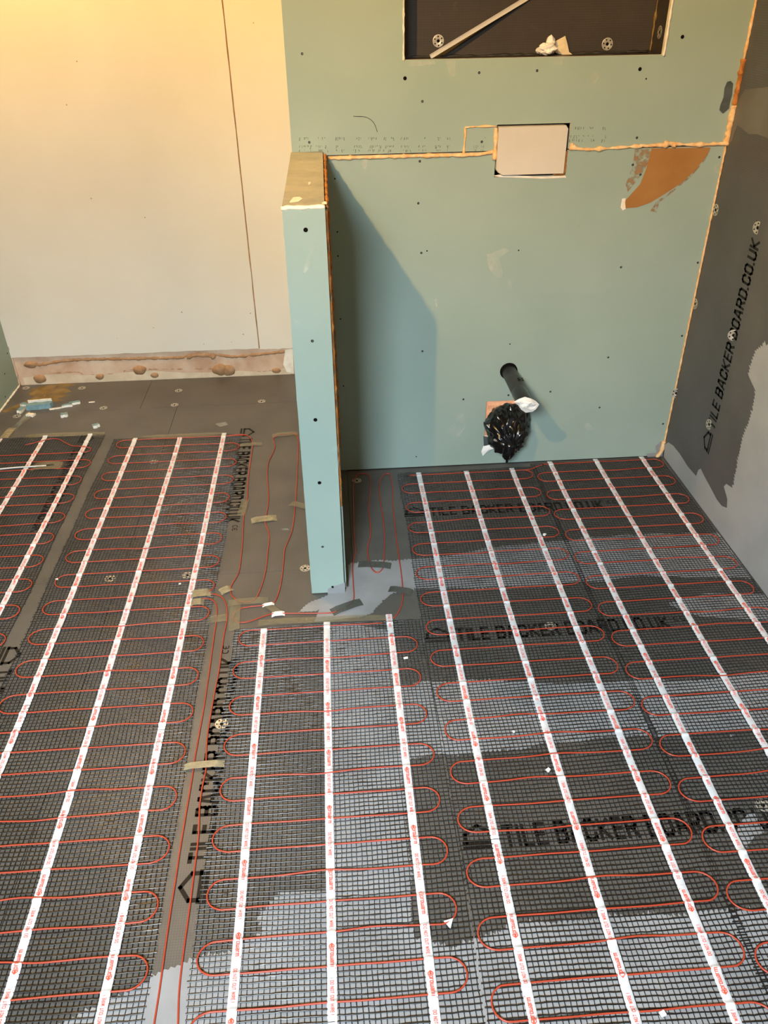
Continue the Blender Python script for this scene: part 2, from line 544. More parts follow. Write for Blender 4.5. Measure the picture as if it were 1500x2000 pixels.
def brush(poly, teeth, depth=0.010, pitch=0.0055, jit=0.6):
    """outline whose edges listed in teeth end in short parallel brush marks"""
    out = []
    n = len(poly)
    for i in range(n):
        a = Vector(poly[i]); b = Vector(poly[(i + 1) % n])
        out.append(a)
        if i in teeth:
            L = (b - a).length; k = max(2, int(L / pitch))
            nrm = Vector(((b - a).y, -(b - a).x)).normalized()
            for j in range(1, k):
                p = a.lerp(b, j / k)
                d = depth * (random.random() * jit + (1 - jit)) * (1 if j % 2 else 0.1)
                d += 0.010 * noise.noise(Vector((p.x * 14, p.y * 14, 3)))
                out.append(p + nrm * d)
    return out


def slurry(poly, teeth, z=0.0006, **k):
    pts = brush([Vector((p[0], p[1])) for p in poly], teeth, **k)
    mb = MB(); mb.poly([(p.x, p.y, z) for p in pts])
    cx = sum(p[0] for p in poly) / len(poly); cyy = sum(p[1] for p in poly) / len(poly)
    return mb.build('slurry_coat', M_['sealant'], board_at(min(cx, XR - .01), cyy))


# across the joints on the right, then the strip running towards the viewer (counter-clockwise outlines)
slurry([(0.005, 1.835), (0.05, 1.80), (0.20, 1.84), (0.55, 1.815), (0.9, 1.84), (1.222, 1.80), (1.222, 2.03), (0.9, 2.05), (0.5, 2.025), (0.27, 1.975), (0.10, 1.98), (0.005, 1.97)], {0, 1, 2, 3, 4, 6, 7, 8, 9, 10})
slurry([(-0.10, 1.71), (0.02, 1.72), (0.07, 1.735), (0.10, 1.79), (0.16, 1.85), (0.06, 1.88), (-0.005, 1.86), (-0.055, 1.835), (-0.15, 1.755), (-0.085, 1.765)], {1, 2, 3, 7, 8}, z=0.0008, depth=0.005)
slurry([(-0.062, 0.40), (0.098, 0.40), (0.095, 0.95), (0.103, 1.28), (0.100, 1.66), (0.0, 1.695), (-0.05, 1.69), (-0.060, 1.3), (-0.066, 0.95)], {1, 2, 3, 6, 7, 8}, depth=0.007)
slurry([(0.100, 1.215), (0.35, 1.222), (0.60, 1.24), (0.9, 1.225), (1.222, 1.23), (1.222, 1.41), (0.9, 1.40), (0.55, 1.412), (0.30, 1.45), (0.100, 1.44)], {0, 1, 2, 3, 5, 6, 7, 8}, z=0.0009)
slurry([(-0.95, 0.40), (1.222, 0.40), (1.222, 0.80), (0.9, 0.79), (0.58, 0.80), (0.28, 0.80), (0.16, 0.765), (0.098, 0.79), (-0.062, 0.90), (-0.16, 0.905), (-0.205, 0.86), (-0.19, 0.83), (-0.24, 0.795), (-0.32, 0.785), (-0.40, 0.75), (-0.6, 0.66), (-0.95, 0.60)], {2, 3, 4, 5, 6, 9, 10, 11, 12, 13, 14, 15}, z=0.0010, depth=0.012)
slurry([FL(1440, 1642), FL(1458, 1655), FL(1475, 1632), FL(1492, 1622), FL(1479, 1603), FL(1474, 1588), FL(1461, 1590), FL(1441, 1612)], {0, 2, 4}, depth=0.003)
slurry([(0.93, 1.70), (1.0, 1.64), (1.222, 1.60), (1.222, 1.72), (1.05, 1.74)], {0, 4}, depth=0.006)

# dried glue puddle in the far left corner
pud = [(62, 760), (92, 752), (130, 748), (150, 752), (128, 757), (140, 765), (124, 768), (134, 774), (112, 778), (125, 782), (100, 787), (85, 791), (55, 790), (10, 806), (3, 803), (50, 784), (64, 776), (56, 770)]
mb = MB(); mb.poly([(*FL(*p), 0.0006) for p in pud]); mb.build('dried_glue_patch', M_['dried_glue'], board_at(*FL(90, 770)))
# bar marks printed beside the glue
mb = MB()
for k in range(6):
    a = Vector(FL(63 + k * 4.8, 781)); b = Vector(FL(64 + k * 4.8, 795))
    w = 0.0045
    mb.add([(a.x - w, a.y, Zp * 2.2), (a.x + w, a.y, Zp * 2.2), (b.x + w, b.y, Zp * 2.2), (b.x - w, b.y, Zp * 2.2)], [(0, 3, 2, 1)])
mb.build('printed_bars', M_['print'], board_at(*FL(75, 790)))

# chalky scrapes on the bare boards
for pts in ([(298, 1003), (318, 992), (345, 982), (362, 974), (350, 986), (322, 998)], [(448, 958), (462, 957), (470, 960), (455, 962)], [(548, 1033), (560, 1032), (566, 1035), (553, 1036)], [(20, 838), (40, 820), (52, 806), (62, 800), (48, 822), (30, 842)], [(420, 828), (440, 824), (446, 830), (430, 834)], [(598, 1186), (610, 1180), (622, 1177), (616, 1186)]):
    mb = MB(); mb.poly([(*FL(*p), 0.0007) for p in pts]); mb.build('chalky_scrape', M_['scuff'], board_at(*FL(*pts[0])))

# ---------------- far wall: cream plaster panels standing proud over a strip of stripped plaster
c = MB(); c.box((XL, YFAR, -.012), (0.1, YFAR + .1, ZC)); wall_far = tag(c.build('wall_far', M_['old_plaster']), kind='structure')
SK = 0.137


def ragged_panel(x0, x1, z0, z1, y0, y1, amp=0.004, seam=None):
    """panel with an uneven lower edge (and side edge)"""
    mb = MB(); n = 60
    zs = [z0 + amp * noise.noise(Vector((i * .31, x0 * 9, 1))) for i in range(n + 1)]
    xs = [x0 + (x1 - x0) * i / n for i in range(n + 1)]
    front = [(x, y0, z) for x, z in zip(xs, zs)]
    m = 60
    side = [(x1 + (0.003 * noise.noise(Vector((k * .4, 5, x1 * 3))) if seam else 0), y0, z0 + (z1 - z0) * k / m) for k in range(1, m)] if seam else []
    outline = front + side + [(x1, y0, z1), (x0, y0, z1)]
    mb.poly(outline)
    N = len(outline)
    back = [(x, y1, z) for x, _, z in outline]
    mb.add(outline + back, [(i, i + N, (i + 1) % N + N, (i + 1) % N) for i in range(N)])
    return mb


ragged_panel(XL, -0.352, SK, ZC, YFAR - .008, YFAR, seam=True).build('plaster_panel', M_['cream'], wall_far)
ragged_panel(-0.347, 0.10, SK - .006, ZC, YFAR - .0065, YFAR).build('plaster_panel', M_['cream'], wall_far)
mb = MB(); mb.box((-0.356, YFAR - .004, SK), (-0.343, YFAR - .0005, ZC)); mb.build('joint_filler', M_['old_adhesive'], wall_far)


def far(px, py, d=0.0): p = at(px, py, 1, YFAR - d); return (p.x, p.y, p.z)


def bead(path, r0, name, mat, parent, squash=(1, 1, 1), step=0.006, amp=0.85, n=7, seed=0, freq=45):
    pts = densify(smooth_path(path, 4), step)
    rs = [max(0.0006, r0 * (1 + amp * noise.noise(Vector((i * step * freq, seed * 7.1, 0))) + .5 * amp * noise.noise(Vector((i * step * freq * 2.7, seed * 3.3, 4))))) for i in range(len(pts))]
    pts = [p + Vector((noise.noise(Vector((i * .5, seed, 1))), 0, noise.noise(Vector((i * .5, seed, 9))))) * r0 * 0.35 for i, p in enumerate(pts)]
    mb = MB(); mb.tube(pts, rs, n)
    return mb.build(name, mat, parent, smooth=True)


for i, (path, r) in enumerate([
        ([(50, 710), (75, 712), (100, 708), (150, 702), (250, 700), (350, 698), (365, 694), (420, 692), (455, 696), (500, 692), (556, 686)], 0.008),
        ([(365, 696), (385, 692), (410, 694), (420, 698)], 0.012), ([(100, 728), (150, 726), (170, 731), (240, 729), (255, 722), (400, 720), (440, 722), (470, 728), (560, 720)], 0.004)]):
    bead([far(x, y, -0.0035 if r < .01 else -.006) for x, y in path], r, 'adhesive_ridge', M_['old_adhesive'], wall_far, seed=i, amp=.5)
for px, py, w, h in [(78, 740, 12, 9), (195, 736, 8, 6), (273, 723, 13, 9), (302, 733, 8, 5), (430, 722, 15, 11), (447, 724, 12, 11), (60, 712, 14, 7), (540, 724, 9, 5)]:
    mb = MB(); pts = []
    for k in range(22):
        a = 2 * math.pi * k / 22; q = 1 + .2 * noise.noise(Vector((math.cos(a) * 1.5, math.sin(a) * 1.5, px)))
        pts.append(far(px + w * q * math.cos(a), py + h * q * math.sin(a), 0.002))
    ce = far(px, py, 0.0026)
    mb.add(pts + [ce] + [(x, YFAR, z) for x, y, z in pts], [(k, (k + 1) % 22, 22) for k in range(22)] + [(k, k + 23, (k + 1) % 22 + 23, (k + 1) % 22) for k in range(22)])
    mb.build('adhesive_dab', M_['old_adhesive'], wall_far, smooth=True)
# pale skim left along the foot of the strip
mb = MB()
top = [(45, 738), (85, 732), (140, 730), (160, 733), (215, 731), (235, 728), (300, 724), (360, 728), (430, 727), (470, 724), (520, 727), (568, 716)]
mb.poly([far(x, y, 0.0012) for x, y in top] + [(far(568, 716)[0], YFAR - .0012, 0.001), (far(45, 738)[0], YFAR - .0012, 0.001)])
mb.build('skim_band', mottled('pale_skim', srgb(206, 186, 156), srgb(224, 206, 178), 14, 0.85, 0.15), wall_far)
mb = MB(); mb.poly([far(x, y, 0.0018) for x, y in [(557, 683), (572, 681), (574, 730), (560, 726), (553, 712)]]); mb.build('grey_filler_patch', M_['plaster_white'], wall_far)
# little nicks in the cream paint
mb = MB()
for px, py in [(178, 388), (229, 661), (283, 425), (398, 672), (452, 668), (475, 653), (300, 640), (130, 205), (150, 120), (355, 610), (489, 612), (495, 45)]:
    x, y, z = far(px, py, 0.0085); s = random.uniform(.0015, .003)
    mb.add([(x - s, y, z - s * .5), (x + s, y, z - s), (x + s * .7, y, z + s), (x - s * .4, y, z + s * 1.3)], [(0, 1, 2, 3)])
mb.build('paint_nick', M_['old_adhesive'], wall_far)

# ---------------- left wall details
for px, py in [(9, 730), (10, 775), (14, 690)]:
    p = at(px, py, 0, XL)
    mb = MB(); mb.add([(XL + .0006, p.y + .004 * math.cos(k * .785), p.z + .004 * math.sin(k * .785)) for k in range(8)], [tuple(range(8))[::-1]])
    mb.build('screw', M_['black'], wall_left)
bead([(XL + .002, YFAR - .004, z) for z in (0.0, .05, .1, .15, .2)], 0.004, 'joint_filler', M_['old_plaster'], wall_left, seed=21)
bead([(XL + .002, y, 0.002) for y in (3.46, 3.3, 3.1, 2.9)], 0.004, 'joint_filler', M_['plaster_white'], wall_left, seed=22)

# ---------------- boxed-out wall with the niche
XW0 = -0.10
wall_back = MB()
wall_back.box((XW0 + .012, YB + 0.135, -.012), (XR + .1, YB + .2, ZC))
wall_back.box((XW0 + .012, YB + 0.0127, -.012), (0.10, YB + .2, ZC))
wall_back.box((0.10, YB + .0127, 1.20), (0.2, YB + .2, ZC))
wall_back = tag(wall_back.build('wall_back', M_['board_niche']), kind='structure')
NX0, NX1, NZ0, NZ1 = 0.235, 0.980, 1.335, 2.05
HX0, HX1, HZ0, HZ1 = 0.511, 0.733, 1.017, 1.163     # hole behind the service cover
SX0, SX1, SZ0, SZ1 = 0.532, 0.668, 0.118, 0.262     # hole round the soil pipe
JZ = 1.090


def holed_board(x0, x1, z0, z1, holes, name, mat, parent, y=YB, t=0.0125):
    xs = sorted({x0, x1} | {min(max(v, x0), x1) for h in holes for v in h[:2]})
    zs = sorted({z0, z1} | {min(max(v, z0), z1) for h in holes for v in h[2:]})
    V = {}; mb = MB()
    solid = lambda i, j: 0 <= i < len(xs) - 1 and 0 <= j < len(zs) - 1 and not any(h[0] <= (xs[i] + xs[i + 1]) / 2 <= h[1] and h[2] <= (zs[j] + zs[j + 1]) / 2 <= h[3] for h in holes)
    for i in range(len(xs) - 1):
        for j in range(len(zs) - 1):
            if not solid(i, j): continue
            a, b, c2, d = xs[i], xs[i + 1], zs[j], zs[j + 1]
            mb.add([(a, y, c2), (b, y, c2), (b, y, d), (a, y, d)], [(0, 1, 2, 3)])
            mb.add([(a, y + t, c2), (b, y + t, c2), (b, y + t, d), (a, y + t, d)], [(3, 2, 1, 0)])
            for ok, p, q in ((solid(i - 1, j), (a, c2), (a, d)), (solid(i + 1, j), (b, d), (b, c2)), (solid(i, j - 1), (b, c2), (a, c2)), (solid(i, j + 1), (a, d), (b, d))):
                if not ok: mb.add([(p[0], y, p[1]), (q[0], y, q[1]), (q[0], y + t, q[1]), (p[0], y + t, p[1])], [(0, 1, 2, 3)], 1)
    return mb.build(name, [mat, M_['plaster_white']], parent)


upper = holed_board(XW0, XR, JZ + .002, ZC, [(NX0, NX1, NZ0, NZ1), (HX0, HX1, HZ0, HZ1)], 'wall_panel', M_['teal'], wall_back)
lower = holed_board(XW0, XR, 0.004, JZ - .002, [(HX0, HX1, HZ0, HZ1), (SX0, SX1, SZ0, SZ1)], 'wall_panel', M_['teal'], wall_back)
# return face of the boxing, towards the recess
mb = MB(); mb.box((XW0, YB + .0127, 0.004), (XW0 + .012, YFAR - .009, ZC)); mb.build('wall_panel', M_['teal'], wall_back)

# niche lining
ND = 0.10
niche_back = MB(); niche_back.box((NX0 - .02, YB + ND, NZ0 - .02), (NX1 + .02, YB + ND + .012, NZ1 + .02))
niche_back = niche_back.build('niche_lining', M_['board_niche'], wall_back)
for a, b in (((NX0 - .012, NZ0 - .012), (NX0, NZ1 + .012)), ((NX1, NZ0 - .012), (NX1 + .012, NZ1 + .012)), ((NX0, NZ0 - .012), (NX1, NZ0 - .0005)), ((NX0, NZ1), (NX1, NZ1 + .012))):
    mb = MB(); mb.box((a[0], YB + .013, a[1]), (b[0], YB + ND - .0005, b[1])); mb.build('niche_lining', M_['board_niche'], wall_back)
for px, py in [(856, 80), (1186, 86)]:
    p = at(px, py, 1, YB + ND); washer(niche_back, (p.x, YB + ND - .0006, p.z), (math.pi / 2, random.random(), 0))
p = at(1289, 63, 0, NX1); washer(wall_back, (NX1 - .0006, p.y, p.z), (0, -math.pi / 2, 0))
bead([(NX0, YB + ND - .003, NZ0 + .001), (.5, YB + ND - .003, NZ0), (.8, YB + ND - .003, NZ0 + .001), (NX1 - .01, YB + ND - .004, NZ0 + .003)], 0.004, 'sealant_bead', M_['pipe'], wall_back, seed=3)
bead([(NX1 - .003, YB + ND - .003, NZ0 + .004), (NX1 - .003, YB + ND - .003, 1.45), (NX1 - .003, YB + ND - .003, 1.6), (NX1 - .003, YB + ND - .003, 2.04)], 0.0035, 'sealant_bead', M_['dried_glue'], wall_back, seed=5)
bead([(NX1 + .003, YB - .001, NZ0 - .004), (NX1 + .003, YB - .001, 1.5), (NX1 + .003, YB - .001, 2.05)], 0.004, 'torn_paper_edge', M_['plaster_white'], wall_back, seed=6, amp=.9)
bead([(NX0 - .003, YB - .001, NZ0 - .002), (NX0 - .003, YB - .001, 1.5), (NX0 - .003, YB - .001, 2.05)], 0.0025, 'torn_paper_edge', M_['plaster_white'], wall_back, seed=7, amp=.9)


def BW(px, py, d=0.0): p = at(px, py, 1, YB - d); return (p.x, p.y, p.z)


def bwpatch(pts, name, mat, parent, d=0.0008):
    mb = MB(); mb.poly([BW(x, y, d) for x, y in pts]); return mb.build(name, mat, parent)


# expanding foam pressed out of the joints
for i, (path, r) in enumerate([
        ([(640, 309), (680, 308), (760, 306), (840, 304), (905, 303), (940, 301), (968, 296)], 0.0055),
        ([(906, 303), (907, 280), (909, 262), (908, 250)], 0.0035), ([(908, 249), (940, 247), (970, 247)], 0.003),
        ([(969, 250), (968, 275), (966, 312)], 0.0062), ([(1116, 280), (1120, 287), (1130, 291)], 0.0055),
        ([(1112, 289), (1150, 292), (1200, 289), (1260, 285), (1300, 283), (1310, 281), (1360, 283), (1420, 280)], 0.0055),
        ([(1296, 283), (1306, 281), (1318, 283)], 0.009)]):
    bead([BW(x, y, 0.001) for x, y in path], r, 'foam_bead', M_['foam'], upper, seed=30 + i)
# foam up the right-hand corner
for i, (z0, z1, r) in enumerate([(0.02, 1.09, 0.0032), (1.09, 1.20, 0.010), (1.20, 1.32, 0.0075), (1.32, 2.3, 0.0045)]):
    bead([(XR - .003, YB - .002, z0 + (z1 - z0) * k / 6) for k in range(7)], r, 'foam_bead', M_['foam'] if i != 2 else M_['foam_dark'], upper if i else lower, seed=50 + i, amp=.55)
bead([BW(1283, 893, .004), BW(1292, 880, .004), BW(1297, 862, .004)], 0.007, 'foam_bead', M_['foam'], lower, seed=60, amp=.8)
bwpatch([(1265, 893), (1262, 886), (1282, 884), (1280, 872), (1290, 862), (1296, 863), (1296, 892)], 'slurry_smear', M_['sealant'], lower)
# brown smears
sm = bwpatch([(1273, 290), (1388, 288), (1383, 300), (1372, 315), (1352, 338), (1330, 358), (1300, 378), (1270, 396), (1245, 405), (1221, 407), (1218, 395), (1230, 382), (1250, 360), (1262, 330), (1268, 308)], 'adhesive_smear', M_['smear'], lower, 0.0009)
bwpatch([(1240, 292), (1274, 291), (1266, 318), (1250, 345), (1226, 375), (1222, 360), (1236, 325)], 'thin_smear', M_['smear_thin'], lower, 0.0006)
bwpatch([(1388, 290), (1378, 312), (1350, 345), (1318, 372), (1288, 395), (1282, 415), (1270, 412), (1282, 394), (1320, 366), (1368, 318)], 'thin_smear', M_['smear_thin'], lower, 0.0005)
bwpatch([(1212, 405), (1215, 388), (1222, 387), (1221, 396), (1222, 408), (1216, 411)], 'torn_paper_edge', M_['plaster_white'], lower, 0.0014)
bwpatch([(1420, 160), (1427, 158), (1432, 163), (1430, 185), (1426, 200), (1424, 212), (1412, 222), (1405, 215), (1407, 205), (1413, 190), (1415, 172)], 'grey_smear', M_['ductape'], upper, 0.0015)
# scuffs
for pts in ([(950, 498), (985, 484), (995, 490), (975, 505), (985, 540), (970, 545), (955, 525)], [(990, 548), (998, 546), (1001, 565), (992, 562)], [(880, 820), (905, 808), (912, 830), (895, 855), (875, 845)],
            [(1140, 830), (1150, 825), (1162, 838), (1148, 843)], [(710, 310), (720, 308), (714, 335), (706, 325)], [(848, 585), (853, 583), (855, 600), (851, 600)], [(1160, 130), (1172, 150), (1156, 170), (1146, 165)], [(1075, 110), (1100, 112), (1098, 128), (1082, 125)],
            [(790, 120), (850, 118), (850, 126), (800, 130)], [(1128, 440), (1132, 435), (1134, 450), (1130, 455)], [(1395, 320), (1402, 326), (1400, 342), (1396, 335)], [(870, 118), (890, 117), (888, 150), (878, 148)]):
    bwpatch(pts, 'scuff', M_['scuff'], upper if pts[0][1] < 280 else lower, 0.0005)
# faint ink of the board maker, too worn to read
mb = MB()
for x0, x1 in [(585, 612), (618, 640), (656, 672), (690, 706), (720, 768), (784, 800), (818, 832), (850, 860), (873, 880), (925, 932), (940, 948), (1112, 1140), (1148, 1160), (1172, 1182)]:
    for row in (268, 284, 292):
        if x0 > 1100: rr = row - 20
        else: rr = row
        x = x0
        while x < x1:
            h = random.uniform(2, 7); w = random.uniform(.8, 1.8); sl = random.uniform(-2, 2)
            if random.random() < .7:
                mb.add([BW(x, rr, .0005), BW(x + w, rr, .0005), BW(x + w + sl, rr + h, .0005), BW(x + sl, rr + h, .0005)], [(3, 2, 1, 0)])
            x += random.uniform(2.2, 4.5)
mb.build('faint_print', M_['faint'], upper)
bead([BW(690, 227, .0003), BW(715, 229, .0003), BW(730, 240, .0003), BW(737, 258, .0003)], 0.0007, 'stray_hair', M_['print'], upper, amp=.2)


def disc_mesh(name, r, mat_rim, mat_in):
    mb = MB(); n = 14
    for rr, z, mi in ((r, 0, 0), (r * .62, .0002, 1)):
        mb.add([(rr * math.cos(2 * math.pi * k / n), rr * math.sin(2 * math.pi * k / n), z) for k in range(n)], [tuple(range(n))], mi)
    me = bpy.data.meshes.new(name); me.from_pydata(mb.v, [], mb.f)
    me.materials.append(mat_rim); me.materials.append(mat_in)
    me.polygons.foreach_set('material_index', mb.m); me.update()
    return me


SCREW = disc_mesh('screw', 0.0036, M_['black'], M_['screw'])
HOLE = disc_mesh('screw_hole', 0.0052, M_['black'], M_['black'])
SPOT = disc_mesh('screw', 0.0024, M_['black'], M_['black'])


def fix(me, parent, loc, rot):
    o = bpy.data.objects.new(me.name.split('.')[0], me); COL.objects.link(o)
    o.parent = parent; o.location = Vector(loc) - parent_world(parent); o.rotation_euler = rot
    return o


RB = (math.pi / 2, 0, 0)
for px, py, k in [(590, 105, 0), (825, 198, 0), (791, 153, 1), (1250, 135, 1), (1333, 72, 1), (1262, 154, 2), (936, 142, 0), (1049, 138, 0), (1244, 269, 0), (941, 277, 0), (604, 278, 0),
                  (820, 315, 0), (817, 397, 0), (823, 494, 0), (834, 490, 2), (825, 686, 0), (659, 453, 2), (660, 500, 2), (665, 623, 2), (671, 754, 2), (654, 349, 2), (905, 780, 0), (993, 772, 0), (1075, 765, 0),
                  (996, 672, 2), (1213, 522, 0), (1188, 698, 0), (1171, 796, 0), (1363, 513, 0), (1332, 656, 0), (1295, 828, 0), (1405, 307, 0), (1236, 322, 0), (1251, 341, 0), (813, 892, 2), (1013, 489, 2)]:
    p = BW(px, py, 0.0004); fix((SCREW, HOLE, SPOT)[k], upper if p[2] > JZ else lower, p, RB)

# ---------------- right wall: backer boards, printed line, slurry, washers
c = MB(); c.box((XR + .0005, YN - .1, -.012), (XR + .1, YB + .2, ZC)); wall_right = tag(c.build('wall_right', M_['board_wall']), kind='structure')
rb = []
for y0, y1, z0, z1 in [(1.95, YB + .03, .003, 1.20), (1.95, YB + .03, 1.2015, ZC), (1.35, 1.9485, .003, 1.2), (1.35, 1.9485, 1.2015, ZC), (.75, 1.3485, .003, 1.2), (.75, 1.3485, 1.2015, ZC), (YN, .7485, .003, ZC)]:
    mb = MB(); mb.box((XR, y0, z0), (XR + .0004, y1, z1)); rb.append(mb.build('wall_board', M_['board_wall'], wall_right))
mb = MB(); board_print(mb, (XR - .0003, 2.222, 0.283), (0, 0.004, 1), (0, 1, 0)); mb.build('printed_lettering', M_['print'], rb[0])
RW = lambda px, py, d=0.0006: tuple(at(px, py, 0, XR - d))
for px, py in [(1398, 410), (1356, 592), (1321, 768), (1480, 445), (1433, 655), (1385, 829)]:
    p = RW(px, py); washer(rb[0], (XR - .0005, min(p[1], YB - .012), p[2]), (0, -math.pi / 2, random.random()), 1.08)
seal = [(1297, 893), (1299, 868), (1306, 864), (1315, 870), (1328, 886), (1343, 910), (1353, 922), (1360, 930), (1364, 918), (1369, 915), (1376, 930), (1388, 952), (1400, 975), (1410, 988), (1420, 992), (1421, 975), (1414, 950),
        (1419, 945), (1431, 953), (1434, 945), (1440, 912), (1446, 880), (1452, 855), (1463, 828), (1471, 800), (1477, 765), (1470, 750), (1463, 735), (1467, 715), (1478, 685), (1490, 677), (1494, 665), (1497, 675), (1500, 672)]
poly = [Vector((at(x, y, 0, XR).y, max(at(x, y, 0, XR).z, .0035))) for x, y in seal] + [Vector((1.0, 0.62)), Vector((1.0, 0.0035))]
pts = []
for i, p in enumerate(poly):
    pts.append(p)
    if 18 <= i <= 30 and i + 1 < len(poly):      # brush marks
        q = poly[i + 1]; L = (q - p).length; k = max(2, int(L / .005))
        nn = Vector((-(q - p).y, (q - p).x)).normalized()
        for j in range(1, k):
            pts.append(p.lerp(q, j / k) + Vector((1, 0.25)).normalized() * (random.uniform(.004, .014) * (j % 2)))
mb = MB(); mb.poly([(XR - .0006, p.x, p.y) for p in pts]); mb.build('slurry_coat', M_['sealant_wall'], wall_right)
up = [(1412, 290), (1425, 245), (1436, 205), (1455, 175), (1500, 170), (1500, 270), (1480, 262), (1462, 262), (1448, 250), (1440, 244), (1430, 275)]
mb = MB(); mb.poly([RW(x, y) for x, y in up]); mb.build('slurry_coat', mottled('dark_slurry', srgb(104, 101, 96), srgb(118, 115, 108), 6, .45, .4), wall_right)

# ------------------------------------------------------------------ half wall
HWX0, HWX1, HWY, HWZ = -0.103, -0.003, 1.835, 1.103
hw = empty('half_wall', (-0.053, 2.19, 0), 'narrow teal plasterboard half wall standing out from the back wall, top olive in warm lamplight', 'half wall')
mb = MB()
n = 40


def face_strip(edge_l, edge_r):
    N = len(edge_l); return list(edge_l) + list(edge_r), [(i, i + N, i + 1 + N, i + 1) for i in range(N - 1)]


zs = [0.004 + (HWZ - .006) * i / n for i in range(n + 1)]
lx = [HWX0 - .004 * (1 - i / n) + .0012 * noise.noise(Vector((i * .8, 0, 0))) for i in range(n + 1)]
rx = [HWX1 - .005 - .002 * (1 - i / n) for i in range(n + 1)]
for y in (HWY, HWY + .0125):
    v, f = face_strip([(x, y, z) for x, z in zip(lx, zs)], [(x, y, z) for x, z in zip(rx, zs)])
    mb.add(v, f if y == HWY else [q[::-1] for q in f])
for xs_, mi in ((lx, 0), (rx, 1)):
    v, f = face_strip([(x, HWY, z) for x, z in zip(xs_, zs)], [(x, HWY + .0125, z) for x, z in zip(xs_, zs)])
    mb.add(v, f, mi)
front = mb.build('front_panel', [M_['teal'], M_['plaster_white']], hw)
mb = MB(); mb.box((HWX0, HWY + .004, HWZ - .012), (HWX1 - .006, YB - .0005, HWZ)); top = mb.build('top_panel', M_['teal_top'], hw)
mb = MB(); mb.box((HWX0, HWY + .0127, .004), (HWX0 + .012, YB - .0005, HWZ - .0125)); mb.build('side_panel', M_['teal'], hw)
mb = MB(); mb.box((HWX1 - .012, HWY + .020, .004), (HWX1, YB - .0005, HWZ - .0125)); mb.build('side_panel', M_['teal'], hw)
bead([(HWX1 - .004, HWY + .016, z) for z in (.30, .4, .5, .6, .7, .8, .9, 1.0, 1.09)], 0.0042, 'foam_bead', M_['foam_dark'], hw, seed=71)
bead([(HWX1 - .001, y, HWZ - .008) for y in (1.86, 1.95, 2.1, 2.25, 2.4, 2.54)], 0.0045, 'foam_bead', M_['foam_dark'], hw, seed=72)
bead([(HWX1 + .001, YB - .004, z) for z in (.1, .3, .5, .8, 1.08)], 0.004, 'foam_bead', M_['foam_dark'], hw, seed=73)
# crumbled gypsum along the front top edge
bead([(HWX0 - .002, HWY + .004, HWZ - .004), (HWX0 + .02, HWY + .003, HWZ - .002), (HWX0 + .05, HWY + .003, HWZ - .003), (HWX0 + .08, HWY + .003, HWZ - .002), (HWX1 - .005, HWY + .004, HWZ - .003)], 0.0045, 'crumbled_edge', M_['plaster_white'], hw, seed=74, amp=.5)
TP = lambda px, py: tuple(at(px, py, 2, HWZ + .0006))
HF = lambda px, py, d=.0005: tuple(at(px, py, 1, HWY - d))
for pts in ([(565, 395), (573, 385), (585, 384), (591, 388), (582, 394), (568, 396)], [(628, 396), (634, 393), (638, 394), (638, 399), (630, 399)], [(602, 356), (607, 355), (606, 360), (602, 361)]):
    mb = MB(); mb.poly([TP(*p) for p in pts]); mb.build('chipped_patch', M_['plaster_white'], hw)
mb = MB()
for k in range(26):
    px = random.uniform(566, 630); py = random.uniform(298, 396); w = random.uniform(2, 9)
    mb.add([TP(px, py), TP(px + w, py + random.uniform(-.6, .6)), TP(px + w, py + 1), TP(px, py + .8)], [(3, 2, 1, 0)])
mb.build('scratch', M_['scuff'], hw)
for pts in ([(588, 408), (600, 407), (598, 410), (590, 412)], [(570, 622), (574, 622), (588, 632), (603, 643), (600, 648), (585, 640)], [(592, 535), (600, 500), (622, 465), (626, 458), (618, 490), (600, 530)], [(655, 925), (662, 890), (662, 905), (660, 930)], [(645, 877), (660, 870), (661, 880), (650, 888)]):
    mb = MB(); mb.poly([HF(*p) for p in pts]); mb.build('scuff', M_['scuff'], hw)
mb = MB(); mb.poly([HF(x, y, .0008) for x, y in [(640, 1150), (655, 1144), (674, 1138), (674, 1157), (640, 1161)]]); mb.build('slurry_smear', M_['sealant'], hw)
for px, py, k in [(597, 449, 1), (610, 666, 0), (616, 820, 1), (624, 943, 1), (630, 1068, 0), (650, 1147, 1)]:
    fix((SCREW, HOLE, SPOT)[k], hw, HF(px, py, .0006), RB)

# ------------------------------------------------------------------ fittings on the back wall
# service cover over the cistern opening
cov = empty('service_cover', (0.62, YB, 1.09), 'white plastic service cover with clipped corners set in teal back wall', 'cover')
out = [(0.520, 1.032), (0.533, 1.024), (0.724, 1.024), (0.724, 1.149), (0.717, 1.158), (0.514, 1.158), (0.514, 1.04)]
mb = MB(); N = len(out)
y0, y1 = YB - .012, YB + .03
ins = [(x + (.6 - x) * .012, z + (1.09 - z) * .015) for x, z in out]
mb.add([(x, y0, z) for x, z in ins] + [(x, y0 + .003, z) for x, z in out] + [(x, y1, z) for x, z in out],
       [tuple(range(N))] + [(i, i + N, (i + 1) % N + N, (i + 1) % N) for i in range(N)] + [(i + N, i + 2 * N, (i + 1) % N + 2 * N, (i + 1) % N + N) for i in range(N)])
mb.build('cover_body', M_['cover'], cov)
mb = MB()
for x in (0.572, 0.625, 0.677):
    mb.box((x - .004, y0 - .0006, 1.03), (x + .004, y0 + .0005, 1.152))
mb.box((0.524, y0 - .0005, 1.088), (0.718, y0 + .0005, 1.096))
mb.build('moulded_rib', M_['cover'], cov)
bead([(0.7285, YB + .002, z) for z in (1.02, 1.05, 1.075, 1.085)], 0.0042, 'foam_bead', M_['foam_dark'], lower, seed=81)
